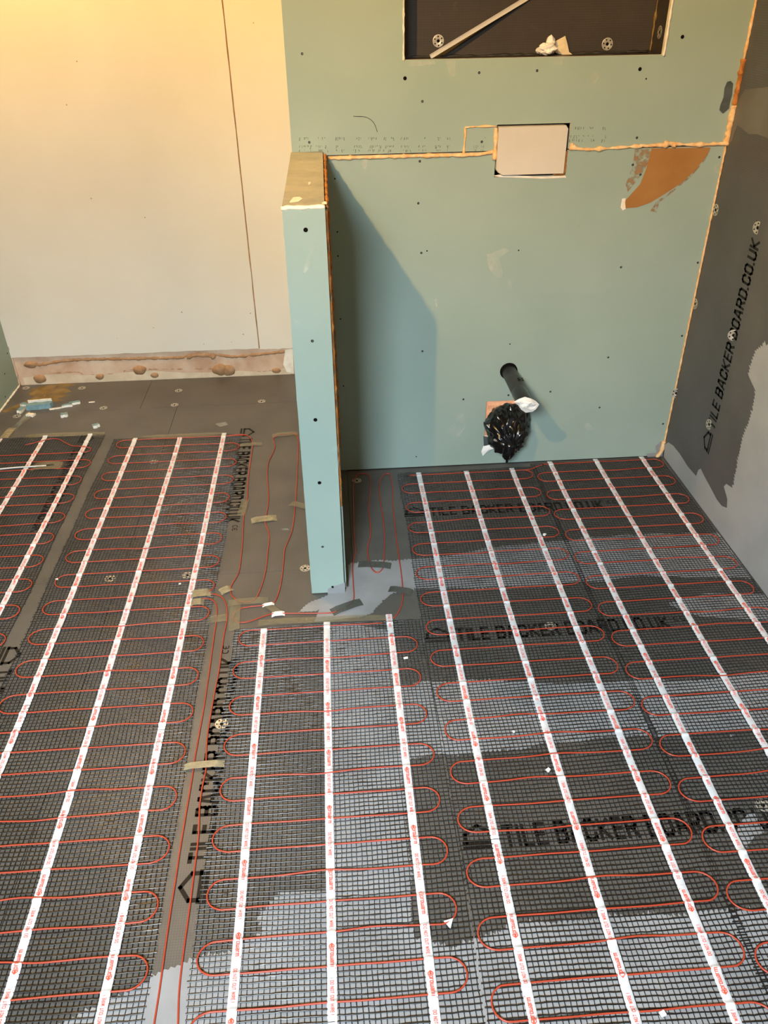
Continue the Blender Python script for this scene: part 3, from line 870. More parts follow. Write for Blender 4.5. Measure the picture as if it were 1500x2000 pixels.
bead([(x, YB + .002, 1.0205) for x in (0.695, .71, .729)], 0.0042, 'foam_bead', M_['foam_dark'], lower, seed=82)
mb = MB(); mb.poly([BW(x, y, .0012) for x, y in [(964, 343), (975, 341), (1060, 345), (1104, 343), (1106, 347), (1060, 349), (975, 346)]]); mb.build('torn_paper_edge', M_['plaster_white'], lower)

# black waste pipe with a paper scrap taped over its end
PX, PZ, PE = 0.604, 0.376, 2.27
wp = empty('waste_pipe', (PX, YB, PZ), 'black plastic waste pipe sticking out of teal back wall above bagged outlet', 'pipe')
mb = MB(); mb.tube([(PX, YB - .0005, PZ), (PX, 2.45, PZ), (PX, 2.36, PZ), (PX, PE, PZ)], 0.0255, 28); mb.build('pipe_body', M_['pipe'], wp, smooth=False).data.polygons.foreach_set('use_smooth', [True] * 84 + [False] * 2)
mb = MB(); mb.tube([(PX, YB - .0004, PZ), (PX, YB - .006, PZ), (PX, YB - .010, PZ)], [.031, .030, .0262], 28); mb.build('collar', M_['black'], wp, smooth=True)
mb = MB(); mb.tube([(PX, 2.375, PZ), (PX, 2.37, PZ), (PX, 2.29, PZ), (PX, 2.285, PZ)], [.0258, .0264, .0262, .0257], 28, caps=False); mb.build('tape_wrap', M_['bag'], wp, smooth=True)
mb = MB()
mark = text_quads('OO', 1.1)[0]
put(mb, [[(a, b) for a, b in q] for q in mark], (PX + .004, 2.43, PZ + .0262), (0, -1, 0), (1, 0, 0), .003, .003); mb.build('moulded_mark', M_['black'], wp)


def crumple(name, pts2d, place, mat, parent, bulge=0.01, seed=0, thick=0.0008):
    """irregular sheet: outline points (px) filled by rings, creased; place(px,py,depth) -> 3D"""
    N = len(pts2d); cx = sum(p[0] for p in pts2d) / N; cyy = sum(p[1] for p in pts2d) / N
    R = 6
    vs = []; fs = []
    for r in range(R, 0, -1):
        for (x, y) in pts2d:
            t = r / R; qx, qy = cx + (x - cx) * t, cyy + (y - cyy) * t
            d = bulge * (1 - t * t) + bulge * .8 * noise.noise(Vector((qx * .12, qy * .12, seed))) * (1.1 - .3 * t)
            vs.append(place(qx, qy, d))
    vs.append(place(cx, cyy, bulge))
    for r in range(R - 1):
        for k in range(N): fs.append((r * N + k, r * N + (k + 1) % N, (r + 1) * N + (k + 1) % N, (r + 1) * N + k))
    for k in range(N): fs.append(((R - 1) * N + k, (R - 1) * N + (k + 1) % N, R * N))
    mb = MB(); mb.add(vs, fs)
    o = mb.build(name, mat, parent)
    m = o.modifiers.new('s', 'SOLIDIFY'); m.thickness = thick; m.offset = 0
    return o


crumple('paper_scrap', [(1003, 785), (1014, 779), (1025, 775), (1036, 778), (1046, 783), (1053, 790), (1047, 799), (1040, 804), (1027, 806), (1018, 800), (1012, 791)],
        lambda x, y, d: tuple(at(x, y, 1, PE - .004 - d)), M_['paper'], wp, 0.012, 4)

# bagged soil outlet
OX, OZ = 0.602, 0.186
so = empty('soil_outlet', (OX, YB, OZ), 'soil pipe outlet tied up in a glossy black bin bag, low on teal wall', 'outlet')
mb = MB(); mb.tube([(OX, YB + .08, OZ), (OX, YB - .02, OZ), (OX, YB - .06, OZ)], 0.055, 36); mb.build('outlet_pipe', M_['pipe'], so, smooth=False)
# foam filling the square hole
mb = MB(); g = 14; vs = []
for i in range(g + 1):
    for j in range(g + 1):
        x = SX0 + (SX1 - SX0) * i / g; z = SZ0 + (SZ1 - SZ0) * j / g
        e = min(i, j, g - i, g - j)
        vs.append((x, YB + .012 - (0.014 if e else 0) * (1 + 1.1 * noise.noise(Vector((x * 70, z * 70, 2)))), z))
mb.add(vs, [(i * (g + 1) + j, (i + 1) * (g + 1) + j, (i + 1) * (g + 1) + j + 1, i * (g + 1) + j + 1) for i in range(g) for j in range(g)])
mb.build('foam_filling', mottled('pink_foam', srgb(222, 160, 124), srgb(240, 190, 150), 50, .75, .25), lower, smooth=True)
# the bag: a pleated, puckered sack over the pipe end
mb = MB(); U, V = 96, 40; vs = []; fs = []
for j in range(V + 1):
    t = j / V
    # profile along the pipe axis: neck at the wall, belly, gathered front
    yy = YB - .010 - .128 * t
    if t < .12: rad = .062 + .10 * t
    else: rad = .078 * math.sqrt(max(0, 1 - ((t - .3) / .72) ** 2)) + .004
    for i in range(U):
        a = 2 * math.pi * i / U
        ca, sa = math.cos(a), math.sin(a)
        fold = noise.noise(Vector((ca * 2.2, sa * 2.2, t * 2.5))) * .016 + abs(noise.noise(Vector((ca * 4.5 + 3, sa * 4.5, t * 3.2)))) * .018 - .008
        fold += .006 * noise.noise(Vector((ca * 10, sa * 10, t * 8 + 5)))
        r = max(.002, rad + fold * min(1, .3 + t * 2) * (1 if t < .92 else .4))
        sag = -.030 * t * t
        vs.append((OX + r * ca, yy + .012 * noise.noise(Vector((ca * 3, sa * 3, t * 5 + 9))), OZ + r * sa * 1.02 + sag))
for j in range(V):
    for i in range(U): fs.append((j * U + i, j * U + (i + 1) % U, (j + 1) * U + (i + 1) % U, (j + 1) * U + i))
fs.append(tuple(V * U + i for i in range(U)))
mb.add(vs, fs); mb.build('bin_bag', M_['bag'], so, smooth=True)
tail = [(OX - .004, YB - .115, OZ - .022), (OX - .004, YB - .128, OZ - .042), (OX - .006, YB - .126, OZ - .066), (OX - .007, YB - .116, OZ - .088), (OX - .004, YB - .11, OZ - .104), (OX - .004, YB - .108, OZ - .118)]
tp = smooth_path(tail, 5)
mb = MB(); prof = [.020, .024, .0235, .016, .006, .004]
rs = [np.interp(i / (len(tp) - 1) * 5, range(6), prof) * (1 + .25 * noise.noise(Vector((i * .9, 1, 1)))) for i in range(len(tp))]
mb.tube(tp, [float(r) for r in rs], 14); mb.build('bag_tail', M_['bag'], so, smooth=True)
crumple('side_fold', [(1026, 806), (1033, 800), (1036, 815), (1035, 835), (1030, 852), (1022, 846), (1026, 830)], lambda x, y, d: tuple(at(x, y, 1, YB - .020 - d)), M_['ductape'], so, .006, 8)
crumple('grey_tape', [(944, 852), (960, 854), (964, 868), (945, 871)], lambda x, y, d: tuple(at(x, y, 1, YB - .006 - d)), M_['ductape'], so, .003, 9)
crumple('paper_scrap', [(944, 871), (955, 869), (968, 869), (966, 876), (957, 880), (949, 886), (943, 891), (940, 882)], lambda x, y, d: tuple(at(x, y, 1, YB - .006 - d)), M_['paper'], so, .006, 11)

# things lying in the niche
a = at(842, 112, 2, NZ0 + .003); b0 = at(1030, -4, 1, YB + ND - .006)
A = Vector((a.x, YB + .050, NZ0 + .0035)); B = Vector((b0.x, YB + ND - .006, b0.z)); D = (B - A).normalized()
A2, B2 = A, A + D * 0.42
side = Vector((0, -1, 0)); side = (side - D * side.dot(D)).normalized(); nn = D.cross(side)
trim = empty('trim_strip', A2, 'slim aluminium edging strip leaning diagonally in the wall niche', 'trim strip')
mb = MB()
for du, dn, w, h in ((0, 0, .0050, .0012),):
    q = [(-w, -h), (w, -h), (w, h), (-w, h)]
    mb.add([A2 + nn * u + side * v for u, v in q] + [B2 + nn * u + side * v for u, v in q], [(0, 1, 2, 3), (7, 6, 5, 4)] + [(i, i + 4, (i + 1) % 4 + 4, (i + 1) % 4) for i in range(4)])
mb.build('strip_body', M_['alu'], trim)
mb = MB()
for s in (-1, 1):
    q = [(s * .0050 - .0008, 0), (s * .0050 + .0008, 0), (s * .0050 + .0008, .003), (s * .0050 - .0008, .003)]
    mb.add([A2 + nn * u + side * v for u, v in q] + [B2 + nn * u + side * v for u, v in q], [(0, 1, 2, 3), (7, 6, 5, 4)] + [(i, i + 4, (i + 1) % 4 + 4, (i + 1) % 4) for i in range(4)])
mb.build('strip_lip', M_['alu'], trim)


def lump(name, loc, scale, mat, label, cat, seed=0, sub=3, rough=.45, freq=1.6, group=None, rotz=0):
    bm = bmesh.new(); bmesh.ops.create_icosphere(bm, subdivisions=sub, radius=1)
    for v in bm.verts:
        d = v.co.normalized()
        k = 1 + rough * noise.noise(d * freq + Vector((seed * 3.7, seed, 0))) + rough * .5 * abs(noise.noise(d * freq * 2.6 + Vector((seed, 5, 2))))
        v.co = d * k
    mz = min(v.co.z for v in bm.verts)
    for v in bm.verts:
        v.co.z -= mz
        v.co = Vector((v.co.x * scale[0], v.co.y * scale[1], v.co.z * scale[2]))
    me = bpy.data.meshes.new(name); bm.to_mesh(me); bm.free(); me.materials.append(mat)
    o = bpy.data.objects.new(name, me); COL.objects.link(o); o.location = loc; o.rotation_euler = (0, 0, rotz)
    return tag(o, label, cat, group)


t = at(1066, 104, 1, YB + .06)
lump('tissue', (t.x, YB + .055, NZ0 + .0002), (.026, .022, .015), M_['paper'], 'crumpled white tissue on the sill of the wall niche', 'tissue', 3, 4, .34, 1.5)
lump('tissue_peak', (t.x + .012, YB + .062, NZ0 + .012), (.012, .010, .016), M_['paper'], None, None, 5, 3, .4)
pk = bpy.data.objects['tissue_peak']; tis = bpy.data.objects['tissue']
pk.parent = tis; pk.location = pk.location - tis.location
c1 = crumple('card_scrap', [(1078, 84), (1104, 70), (1108, 85), (1112, 104), (1120, 108), (1100, 107), (1085, 103)], lambda x, y, d: tuple(at(x, y, 1, YB + .088 - d)), M_['card'], None, .002, 14)
tag(c1, 'folded cream card scrap propped beside the tissue in the wall niche', 'card')

# ------------------------------------------------------------------ heating mats
CELL = 0.01046


def sag(x, y, seed):
    """slow waves of the net lying on the boards"""
    return 0.5 + 0.5 * np.sin(x * 9.1 + seed * 1.7 + 2.2 * np.sin(y * 5.3 + seed)) * np.cos(y * 7.7 + seed * 2.1 + 1.5 * np.sin(x * 6.1))


def strands(lines, width, height, rng, z0, seed, jitter, mode):
    """lines: array (n, m, 2) of points; every line becomes a low ridge of three faces"""
    n, m, _ = lines.shape
    x = lines[..., 0]; y = lines[..., 1]
    d = np.zeros_like(lines)
    d[:, 1:-1] = lines[:, 2:] - lines[:, :-2]; d[:, 0] = lines[:, 1] - lines[:, 0]; d[:, -1] = lines[:, -1] - lines[:, -2]
    d /= np.linalg.norm(d, axis=2, keepdims=True)
    nx, ny = -d[..., 1], d[..., 0]
    base = z0 + 0.0014 * sag(x, y, seed)
    ztop = base + height + rng.normal(0, jitter, (n, m))
    tilt = rng.normal(0, jitter * 1.2, (n, m)) + 0.00035 * np.sin(x * 31 + y * 17 + seed)
    w = width / 2; wt = width * 0.32
    V = np.stack([np.stack([x + nx * w, y + ny * w, base], -1), np.stack([x + nx * wt, y + ny * wt, ztop + tilt], -1),
                  np.stack([x - nx * wt, y - ny * wt, ztop - tilt], -1), np.stack([x - nx * w, y - ny * w, base], -1)], axis=2)
    V = V.reshape(-1, 3)
    i = np.arange(n)[:, None, None]; j = np.arange(m - 1)[None, :, None]; k = np.arange(3)[None, None, :]
    a = (i * m + j) * 4 + k
    q = np.stack([a, a + 1, a + 5, a + 4], -1).reshape(-1, 4)
    return V, q


def net(x0, x1, y0, y1, seed, parent, shear=0.0):
    rng = np.random.default_rng(seed)
    nx = int((x1 - x0) / CELL); ny = int((y1 - y0) / CELL)
    gx = x0 + np.arange(nx + 1) * CELL; gy = y0 + np.arange(ny + 1) * CELL
    Y, X = np.meshgrid(gy, gx)               # (nx+1, ny+1)
    wob = lambda s, A: A * np.sin(X * 7.3 * s + Y * 5.1 + seed) + A * .6 * np.sin(Y * 13.7 * s + X * 3 + seed * 2)
    X2 = X + wob(1.0, .0022) + rng.normal(0, .00035, X.shape)
    Y2 = Y + wob(1.3, .0026) + rng.normal(0, .00035, X.shape) + shear * (X - x0)
    P = np.stack([X2, Y2], -1)
    longi = P.copy()
    trans = np.swapaxes(P, 0, 1).copy()
    # cross yarns stick out a little past the last lengthwise yarn
    trans[:, 0, 0] -= rng.uniform(.001, .006, ny + 1); trans[:, -1, 0] += rng.uniform(.001, .006, ny + 1)
    V1, q1 = strands(longi, 0.0014, 0.0010, rng, 0.0011, seed, .00012, 0)
    V2, q2 = strands(trans, 0.0024, 0.0010, rng, 0.0016, seed, .00022, 1)
    V = np.concatenate([V1, V2]); q = np.concatenate([q1, q2 + len(V1)])
    o = mesh_np('mesh_net', V, q, M_['strand'], parent)
    return tag(o, kind='stuff')


CZ = 0.0052


def serpentine(xl, xr, ys, start_right, seed, r0=.031, end_row_x=None):
    """cable rows at ys (far to near) joined by round loops at alternate ends"""
    pts = []
    right = start_right       # row 0 runs TOWARDS this side
    rad = abs(ys[0] - ys[1]) / 2 if len(ys) > 1 else .03
    for k, y in enumerate(ys):
        a, b = (xl + rad, xr - rad) if right else (xr - rad, xl + rad)
        bulge = random.choice([0, 0, 0, .006, -.005]) if k else 0
        bx = random.uniform(.3, .7)
        for i in range(25):
            t = i / 24; x = a + (b - a) * t
            dy = .0022 * noise.noise(Vector((x * 9, y * 40, seed))) + bulge * math.exp(-((t - bx) / .13) ** 2)
            pts.append((x, y + dy, CZ))
        if k + 1 < len(ys):
            cxx = (xr - rad) if right else (xl + rad); cyy = (y + ys[k + 1]) / 2
            stretch = 1.0 + random.uniform(-.08, .12)
            for i in range(1, 12):
                an = math.pi / 2 - math.pi * i / 12
                pts.append((cxx + (1 if right else -1) * rad * math.cos(an) * stretch * 1.05, cyy + rad * math.sin(an), CZ))
        right = not right
    return pts


TXT_Q, TXT_L = text_quads('DO NOT CUT WIRE !', 1.0, 1.7)
LOGO_Q, LOGO_L = text_quads('prowarm', 1.15, 1.6)
PENT = [[(0, 0), (3.0, 0), (4.6, 2.2), (3.0, 4.4), (0, 4.4), (0, 0)]]


def white_tape(parent, xc, y0, y1, rows, direction, phase, seed, width=0.0185):
    rows = np.array(rows)

    def tz(y):
        return 0.0042 + 0.0034 * float(np.exp(-((rows - y) / .0042) ** 2).sum()) + 0.0004 * noise.noise(Vector((y * 40, xc * 9, seed)))

    def tx(y): return xc + 0.0018 * noise.noise(Vector((y * 3.1, seed * 5.3, 0)))
    n = int((y1 - y0) / 0.0028); vs = []; fs = []
    for i in range(n + 1):
        y = y0 + (y1 - y0) * i / n; x = tx(y); z = tz(y)
        e1 = width / 2 + .0005 * noise.noise(Vector((y * 160, seed, 1))); e2 = width / 2 + .0005 * noise.noise(Vector((y * 160, seed, 7)))
        vs += [(x - e1, y, z - .0012), (x - e1 * .8, y, z), (x + e2 * .8, y, z), (x + e2, y, z - .0012)]
    for i in range(n):
        for k in range(3): fs.append((i * 4 + k, i * 4 + k + 1, i * 4 + k + 5, i * 4 + k + 4))
    mb = MB(); mb.add(vs, fs); tp = mb.build('adhesive_tape', M_['tape'], parent, smooth=True)
    mb = MB()
    du = Vector((0, direction, 0)); dv = Vector((-direction, 0, 0))
    lift = lambda p: tz(p.y) + .00035
    ok = lambda p: y0 + .001 < p.y < y1 - .001
    y = y1 - phase
    while y > y0:
        yt = y - .0285 * direction
        put(mb, TXT_Q, (tx(y) + .0028 * direction, yt, 0), du, dv, .057 / TXT_L, .0068 / 5.8, clip=ok, lift=lift)
        yl = y - .0755 - .023 * direction
        o = Vector((tx(y - .0755) + .0042 * direction, yl, 0))
        put(mb, stroke_quads([[(3.0, 0), (4.4, 0)], [(3.0, 4.2), (4.4, 4.2)], [(4.4, 4.2), (4.4, 0)], [(3.0, 4.2), (1.2, 2.1), (3.0, 0)]], .8), o, du, dv, .0021, .0021, clip=ok, lift=lift)
        put(mb, stroke_quads([[(2.6, 2.1), (3.8, 2.1)]], 1.8), o, du, dv, .0021, .0021, clip=ok, lift=lift)
        put(mb, LOGO_Q, o + du * .0115 + dv * .0022, du, dv, .035 / LOGO_L, .0078 / 5.2, clip=ok, lift=lift)
        put(mb, stroke_quads([[(0, 0), (.8, 0)]], .8), o + du * .0485 + dv * .0115, du, dv, .0016, .0016, clip=ok, lift=lift)
        y -= .151
    mb.build('printed_lettering', M_['red'], tp)
    return tp


GR = 'underfloor heating mats on the floor'
MATS = [
    # label, net (x0,x1,ytop), cable (xl,xr), first row y, pitch, row 0 runs right?, tapes x, tape tops, reading direction
    ('heating mat by the left wall with the white sensor lead taped across it', (-1.462, -0.950, 2.935), (-1.448, -0.962), 2.783, .0618, False, (-1.375, -1.197, -1.017), (2.93, 2.943, 2.935), -1),
    ('long heating mat second from left, beside the two orange lead cables', (-0.911, -0.390, 2.895), (-0.890, -0.404), 2.866, .0626, False, (-0.826, -0.645, -0.470), (2.885, 2.872, 2.895), 1),
    ('short heating mat in the middle, starting just in front of the half wall', (-0.322, 0.208, 1.700), (-0.309, 0.179), 1.685, .0622, False, (-0.241, -0.064, 0.115), (1.692, 1.705, 1.722), -1),
    ('heating mat right of the half wall, below the bagged outlet, three tapes', (0.208, 0.722, 2.512), (0.217, 0.700), 2.488, .0618, True, (0.285, 0.462, 0.634), (2.508, 2.502, 2.508), 1),
    ('heating mat along the right wall under the printed grey board, three tapes', (0.712, 1.219, 2.540), (0.720, 1.204), 2.522, .0617, True, (0.787, 0.963, 1.142), (2.543, 2.545, 2.547), -1),
]
YEND = 0.45
for mi, (label, nt, cb, r0, pitch, right, txs, ttops, dr) in enumerate(MATS):
    m = empty('heating_mat', ((nt[0] + nt[1]) / 2, (nt[2] + YEND) / 2, 0), label, 'heating mat', GR)
    net(nt[0], nt[1], YEND, nt[2], 11 + mi, m)
    ys = []
    y = r0
    while y > YEND + .02: ys.append(y); y -= pitch
    pts = serpentine(cb[0], cb[1], ys, right, mi)
    if mi == 2: pts = [p for i, p in enumerate(pts) if i > 24 or p[0] < 0.112]
    if mi == 0:
        lead = [FL(50, 871), FL(65, 868), FL(80, 864), FL(95, 860), FL(110, 859), FL(120, 862), FL(130, 868), FL(142, 873), FL(158, 874), FL(168, 875), FL(176, 877), FL(178, 880), FL(174, 884), FL(163, 886)]
        pts = smooth_path([(a, b, CZ) for a, b in lead], 4) + [Vector(p) for p in pts[2:]]
    if mi == 1:
        pts = [(-.38, r0 - .001, CZ)] + pts
    if mi == 4:
        pts = smooth_path([(.672, 2.488, CZ), (.700, 2.490, CZ), (.728, 2.506, CZ), (.757, 2.521, CZ)], 5) + pts
    mb = MB(); mb.tube(pts, 0.0018, 6); mb.build('heating_cable', M_['cable'], m, smooth=True)
    for ti, (tx_, tt) in enumerate(zip(txs, ttops)):
        extra = [2.935, 2.875] if mi == 0 else []
        white_tape(m, tx_, YEND + .01, tt, ys + extra, dr, .03 + .047 * ((mi * 3 + ti * 2) % 5) / 2, mi * 3 + ti)
# the torn tape end standing off mat three
# ------------------------------------------------------------------ loose cables taped to the boards


def loose(name, pxs, label, z=0.0022):
    pts = smooth_path([(*FL(*p), z) for p in pxs], 5)
    mb = MB(); mb.tube(pts, 0.0018, 8)
    o = mb.build(name, M_['cable'], None, smooth=True, origin=(pts[0].x, pts[0].y, 0))
    return tag(o, label, 'cable')


loose('heating_cable', [(446, 852), (460, 850), (478, 850), (489, 856), (494, 870), (491, 890), (487, 920), (484, 950), (483, 975), (478, 1000), (475, 1030), (474, 1058), (471, 1090), (466, 1120), (453, 1143), (450, 1155), (455, 1167), (470, 1176), (488, 1176), (501, 1168), (513, 1140), (520, 1110), (523, 1080), (526, 1046), (518, 1022), (520, 1008), (524, 985),
                        (524, 960), (522, 925), (525, 902), (533, 886), (537, 872), (534, 858), (545, 850), (562, 848), (576, 848), (582, 860), (582, 890), (580, 940), (577, 985), (572, 1030), (566, 1050), (556, 1075), (554, 1100), (549, 1140), (541, 1168), (533, 1179), (518, 1183), (490, 1186), (470, 1190), (459, 1198), (456, 1207), (460, 1214), (472, 1217), (490, 1214), (512, 1206),
                        (532, 1200), (560, 1199), (610, 1199), (645, 1198), (662, 1193), (682, 1183), (691, 1170), (690, 1140), (689, 1106), (694, 1080), (693, 1060), (691, 1035), (690, 990), (690, 950), (696, 930), (710, 926), (720, 929), (724, 942), (722, 970), (720, 998), (723, 1020), (724, 1045), (719, 1065), (718, 1083), (724, 1106), (728, 1114), (735, 1119), (743, 1117), (749, 1106),
                        (750, 1085), (751, 1050), (748, 1010), (744, 987), (741, 960), (742, 940), (750, 928), (758, 926), (763, 930), (767, 955), (767, 980), (770, 1015), (774, 1052), (779, 1088), (783, 1115), (786, 1142), (787, 1165), (784, 1184), (776, 1200), (766, 1209), (752, 1212)],
      'long loose orange cable looping round both sides of the half wall foot')
loose('heating_cable', [(390, 1161), (405, 1161), (420, 1162), (433, 1167), (441, 1180), (444, 1200), (443, 1215), (438, 1240), (434, 1265), (428, 1310), (420, 1350), (412, 1395), (405, 1440), (403, 1480), (402, 1507), (395, 1540), (390, 1580), (388, 1633), (380, 1700), (368, 1793), (360, 1850), (355, 1890), (350, 1940), (348, 1997), (346, 2040)],
      'right-hand of two orange lead cables running side by side towards the viewer')
loose('heating_cable', [(390, 1172), (400, 1170), (412, 1172), (421, 1179), (424, 1195), (422, 1220), (418, 1245), (412, 1290), (405, 1340), (398, 1385), (390, 1430), (381, 1480), (377, 1510), (367, 1570), (353, 1653), (343, 1720), (333, 1783), (322, 1860), (313, 1927), (302, 1997), (296, 2040)],
      'left-hand of two orange lead cables running side by side towards the viewer')


# ------------------------------------------------------------------ strips of parcel tape
def strip(pa, pb, wpx, mat, label, z=0.0046, hump=(), cat='tape strip'):
    a = Vector((*FL(*pa), 0)); b = Vector((*FL(*pb), 0))
    d = b - a; L = d.length; d.normalize(); nn = Vector((-d.y, d.x, 0))
    w = (Vector((*FL(pa[0], pa[1] - wpx / 2), 0)) - Vector((*FL(pa[0], pa[1] + wpx / 2), 0))).length * (abs(nn.y) if abs(nn.y) > .3 else 0) if abs(nn.y) > .3 else \
        (Vector((*FL(pa[0] - wpx / 2, pa[1]), 0)) - Vector((*FL(pa[0] + wpx / 2, pa[1]), 0))).length
    n = 16; vs = []; fs = []
    for i in range(n + 1):
        t = i / n
        c0 = a + d * (L * t)
        zz = z * (.25 + .75 * min(1, min(t, 1 - t) * 5)) + .0006 * noise.noise(Vector((c0.x * 60, c0.y * 60, 1)))
        for s in (-.5, 0, .5):
            q = c0 + nn * (w * s) + d * (.003 * noise.noise(Vector((s * 9, t * 3, a.x * 9))) if i in (0, n) else 0)
            vs.append((q.x, q.y, zz + (.0003 if s == 0 else 0)))
    for i in range(n):
        for k in range(2): fs.append((i * 3 + k, (i + 1) * 3 + k, (i + 1) * 3 + k + 1, i * 3 + k + 1))
    mb = MB(); mb.add(vs, fs)
    o = mb.build('tape_strip', mat, None, smooth=True, origin=(a + b) / 2)
    return tag(o, label, cat)


CT, DT, TT = M_['clear_tape'], M_['dark_tape'], M_['tan_tape']
strip((50, 853), (204, 848), 7, CT, 'long clear tape strip along the far edge of the leftmost heating mat')
strip((276, 856), (440, 849), 7, CT, 'long clear tape strip along the far edge of the second heating mat from left')
strip((467, 871), (512, 868), 6, CT, 'small clear tape strip over the loose cable at the far corner of the second mat')
strip((480, 976), (471, 1008), 15, CT, 'lengthwise tape strip along the leftmost loose cable left of the half wall')
strip((491, 1018), (540, 1012), 11, TT, 'tan tape strip across the middle loose cable left of the half wall')
strip((567, 984), (603, 992), 10, CT, 'small tape strip across the loose cable nearest the left of the half wall')
strip((532, 852), (581, 847), 7, CT, 'clear tape strip on the far cable bend left of the half wall')
strip((700, 1103), (764, 1106), 12, DT, 'dark tape strip across the cable loop right of the half wall foot')
strip((760, 1151), (806, 1158), 12, DT, 'dark tape strip on the outer cable right of the half wall foot')
strip((648, 1197), (706, 1176), 16, DT, 'diagonal dark tape strip just in front of the half wall foot')
strip((506, 1217), (757, 1207), 11, CT, 'long clear tape strip along the top of the short middle heating mat')
strip((430, 1158), (452, 1149), 14, TT, 'short tilted tape strip left of the crossing loose cables')
strip((371, 1165), (412, 1160), 14, TT, 'pale tape strip over the lead cables where they cross the white mat tape', 0.0095)
strip((373, 1181), (398, 1178), 12, TT, 'small pale tape scrap just nearer than the taped lead cable ends', 0.0095)
strip((446, 1179), (524, 1173), 12, CT, 'clear tape strip under the bottom bends of the loose cables')
strip((461, 1180), (457, 1232), 20, CT, 'wide lengthwise tape strip holding the left cable bend in front of the half wall')
strip((520, 1183), (545, 1198), 13, CT, 'slanted clear tape strip between two cables left of the half wall foot')
strip((531, 1202), (556, 1199), 9, M_['paper'], 'short white tape piece wrapped on the cable in front of the half wall')
strip((513, 1184), (536, 1180), 6, M_['paper'], 'tiny white tape sleeve on the far cable left of the half wall foot')
strip((406, 1213), (446, 1207), 14, CT, 'clear tape strip across both lead cables near their start')
strip((359, 1500), (438, 1493), 13, TT, 'creased tan tape strip across both lead cables, halfway down', 0.0072)
strip((8, 856), (25, 836), 16, TT, 'crumpled yellowish tape scrap on bare board near the left wall', 0.0028)
strip((44, 826), (67, 809), 11, CT, 'clear crumpled tape piece below the white gypsum chip near the left corner', 0.002)
strip((63, 914), (122, 911), 14, CT, 'clear tape strip holding down the white sensor lead', 0.0086)

# floor sensor lead taped over the leftmost mat
sl = empty('sensor_lead', (*FL(40, 918), 0), 'white floor sensor lead with dark tip taped over the leftmost mat', 'sensor')
pts = smooth_path([(*FL(-60, 926), .0084), (*FL(0, 920), .0084), (*FL(30, 917), .0084), (*FL(60, 915), .0082), (*FL(92, 913), .0080)], 6)
mb = MB(); mb.tube(pts, .0030, 10); mb.build('lead', M_['alu'], sl, smooth=True)
pts = [(*FL(92, 913), .0080), (*FL(104, 912), .0078), (*FL(107, 912), .0078)]
mb = MB(); mb.tube(pts, [.0036, .0036, .0015], 10); mb.build('sensor_tip', M_['pipe'], sl, smooth=True)

# ------------------------------------------------------------------ rubble


def chunk(px, py, size, rotz, label, mat, cat='offcut', core=True, group=None, tilt=0.0, z=0.0):
    """broken slab of plasterboard: paper faces, white core, jagged ends"""
    x, y = FL(px, py); L, W, H = size
    mb = MB(); n = 6
    prof = []
    for i in range(n + 1):
        t = i / n - .5
        prof.append((t * L + random.uniform(-.06, .06) * L, W / 2 + random.uniform(-.18, .1) * W))
    for i in range(n, -1, -1):
        t = i / n - .5
        prof.append((t * L + random.uniform(-.06, .06) * L, -W / 2 + random.uniform(-.1, .18) * W))
    N = len(prof); cR, sR = math.cos(rotz), math.sin(rotz)
    P = lambda u, v, h: (u * cR - v * sR + x, u * sR + v * cR + y, h + z + max(0, u * tilt) + .0003)
    lo = [P(u, v, 0) for u, v in prof]; hi = [P(u * .96, v * .94, H) for u, v in prof]
    mb.poly(hi); mb.add(lo + hi, [(i, (i + 1) % N, (i + 1) % N + N, i + N) for i in range(N)], 1 if core else 0); mb.poly(lo[::-1])
    o = mb.build('board_offcut' if cat == 'offcut' else 'debris_chip', [mat, M_['plaster_white']], None, origin=(x, y, 0))
    return tag(o, label, cat, group)


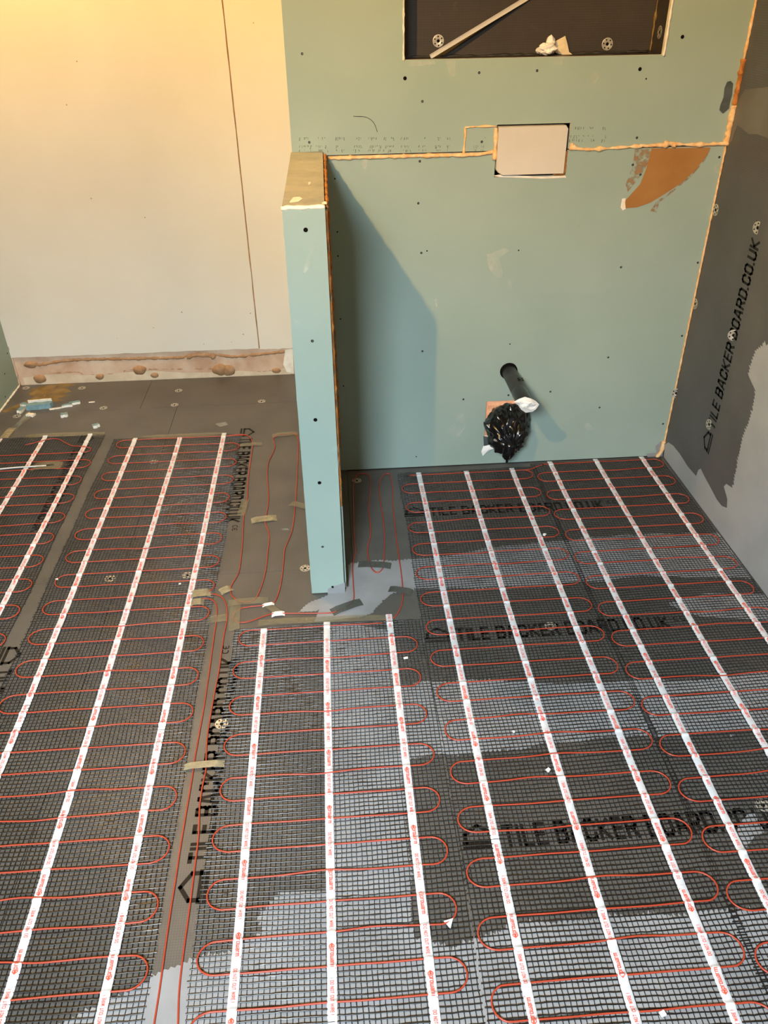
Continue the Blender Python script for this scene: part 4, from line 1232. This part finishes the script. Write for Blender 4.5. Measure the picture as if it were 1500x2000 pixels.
chunk(79, 797, (.105, .035, .022), .12, 'largest blue plasterboard offcut on its edge beside the printed bars', M_['offcut'], core=False)
chunk(80, 791, (.095, .010, .026), .12, 'thin pink-white gypsum slab leaning behind the largest blue offcut', M_['plaster_white'], core=False)
chunk(42, 803, (.022, .055, .012), -.1, 'upright-looking blue offcut left of the largest offcut', M_['offcut'])
chunk(49, 794, (.035, .022, .014), -.5, 'small blue offcut nearest the left wall corner', M_['offcut'])
chunk(131, 794, (.045, .020, .010), .3, 'pointed blue offcut right of the largest one, joined end to end', M_['offcut'])
chunk(146, 789, (.050, .020, .010), .35, 'rightmost flat blue offcut in the row by the far wall', M_['offcut'])
chunk(126, 813, (.030, .026, .012), .2, 'heart shaped blue offcut alone in front of the row', M_['offcut'])
chunk(188, 834, (.026, .022, .012), .6, 'pale blue offcut lying just beyond the leftmost mat', M_['offcut'])
chunk(61, 812, (.034, .022, .009), -.3, 'white gypsum chip in front of the largest blue offcut', M_['plaster_white'])
chunk(108, 799, (.050, .008, .005), .25, 'splinter of white gypsum between two blue offcuts', M_['plaster_white'], 'chip')
chunk(179, 786, (.026, .006, .003), .15, 'thin white splinter on bare board right of the offcuts', M_['plaster_white'], 'chip')
for px, py, s, r, lab, z in [
        (793, 1288, (.012, .006, .003), .2, 'white chip on the net between the middle mat and the right mats', .004), (1070, 1507, (.010, .009, .003), .6, 'white chip on the mat right of the half wall, between its first two tapes', .004),
        (1063, 1047, (.010, .008, .004), .9, 'curled white scrap on the far part of the mat right of the half wall', .004), (1293, 1983, (.010, .009, .004), .4, 'pinkish white scrap at the very front, lower right', .004),
        (627, 1122, (.020, .010, .004), .3, 'red and white torn scrap beside the washer left of the half wall', .0), (1003, 1432, (.006, .006, .002), .3, 'tiny white crumb beside the cable in the grey band', .004), (112, 1134, (.007, .006, .003), .3, 'tiny white crumb on the leftmost mat', .004),
        (352, 1143, (.007, .005, .003), .3, 'tiny white crumb left of the taped lead cables', .004)]:
    chunk(px, py, s, r, lab, M_['paper'], 'chip', z=z)
# triangular paper scrap
x, y = FL(877, 1807)
mb = MB(); mb.poly([(x - .010, y + .006, .0052), (x + .009, y + .009, .0070), (x + .001, y - .010, .0056)]); o = mb.build('paper_scrap', M_['paper'], None, origin=(x, y, 0))
mm = o.modifiers.new('s', 'SOLIDIFY'); mm.thickness = .0006
tag(o, 'triangular white paper scrap on the near cable loop of the middle mat', 'paper')
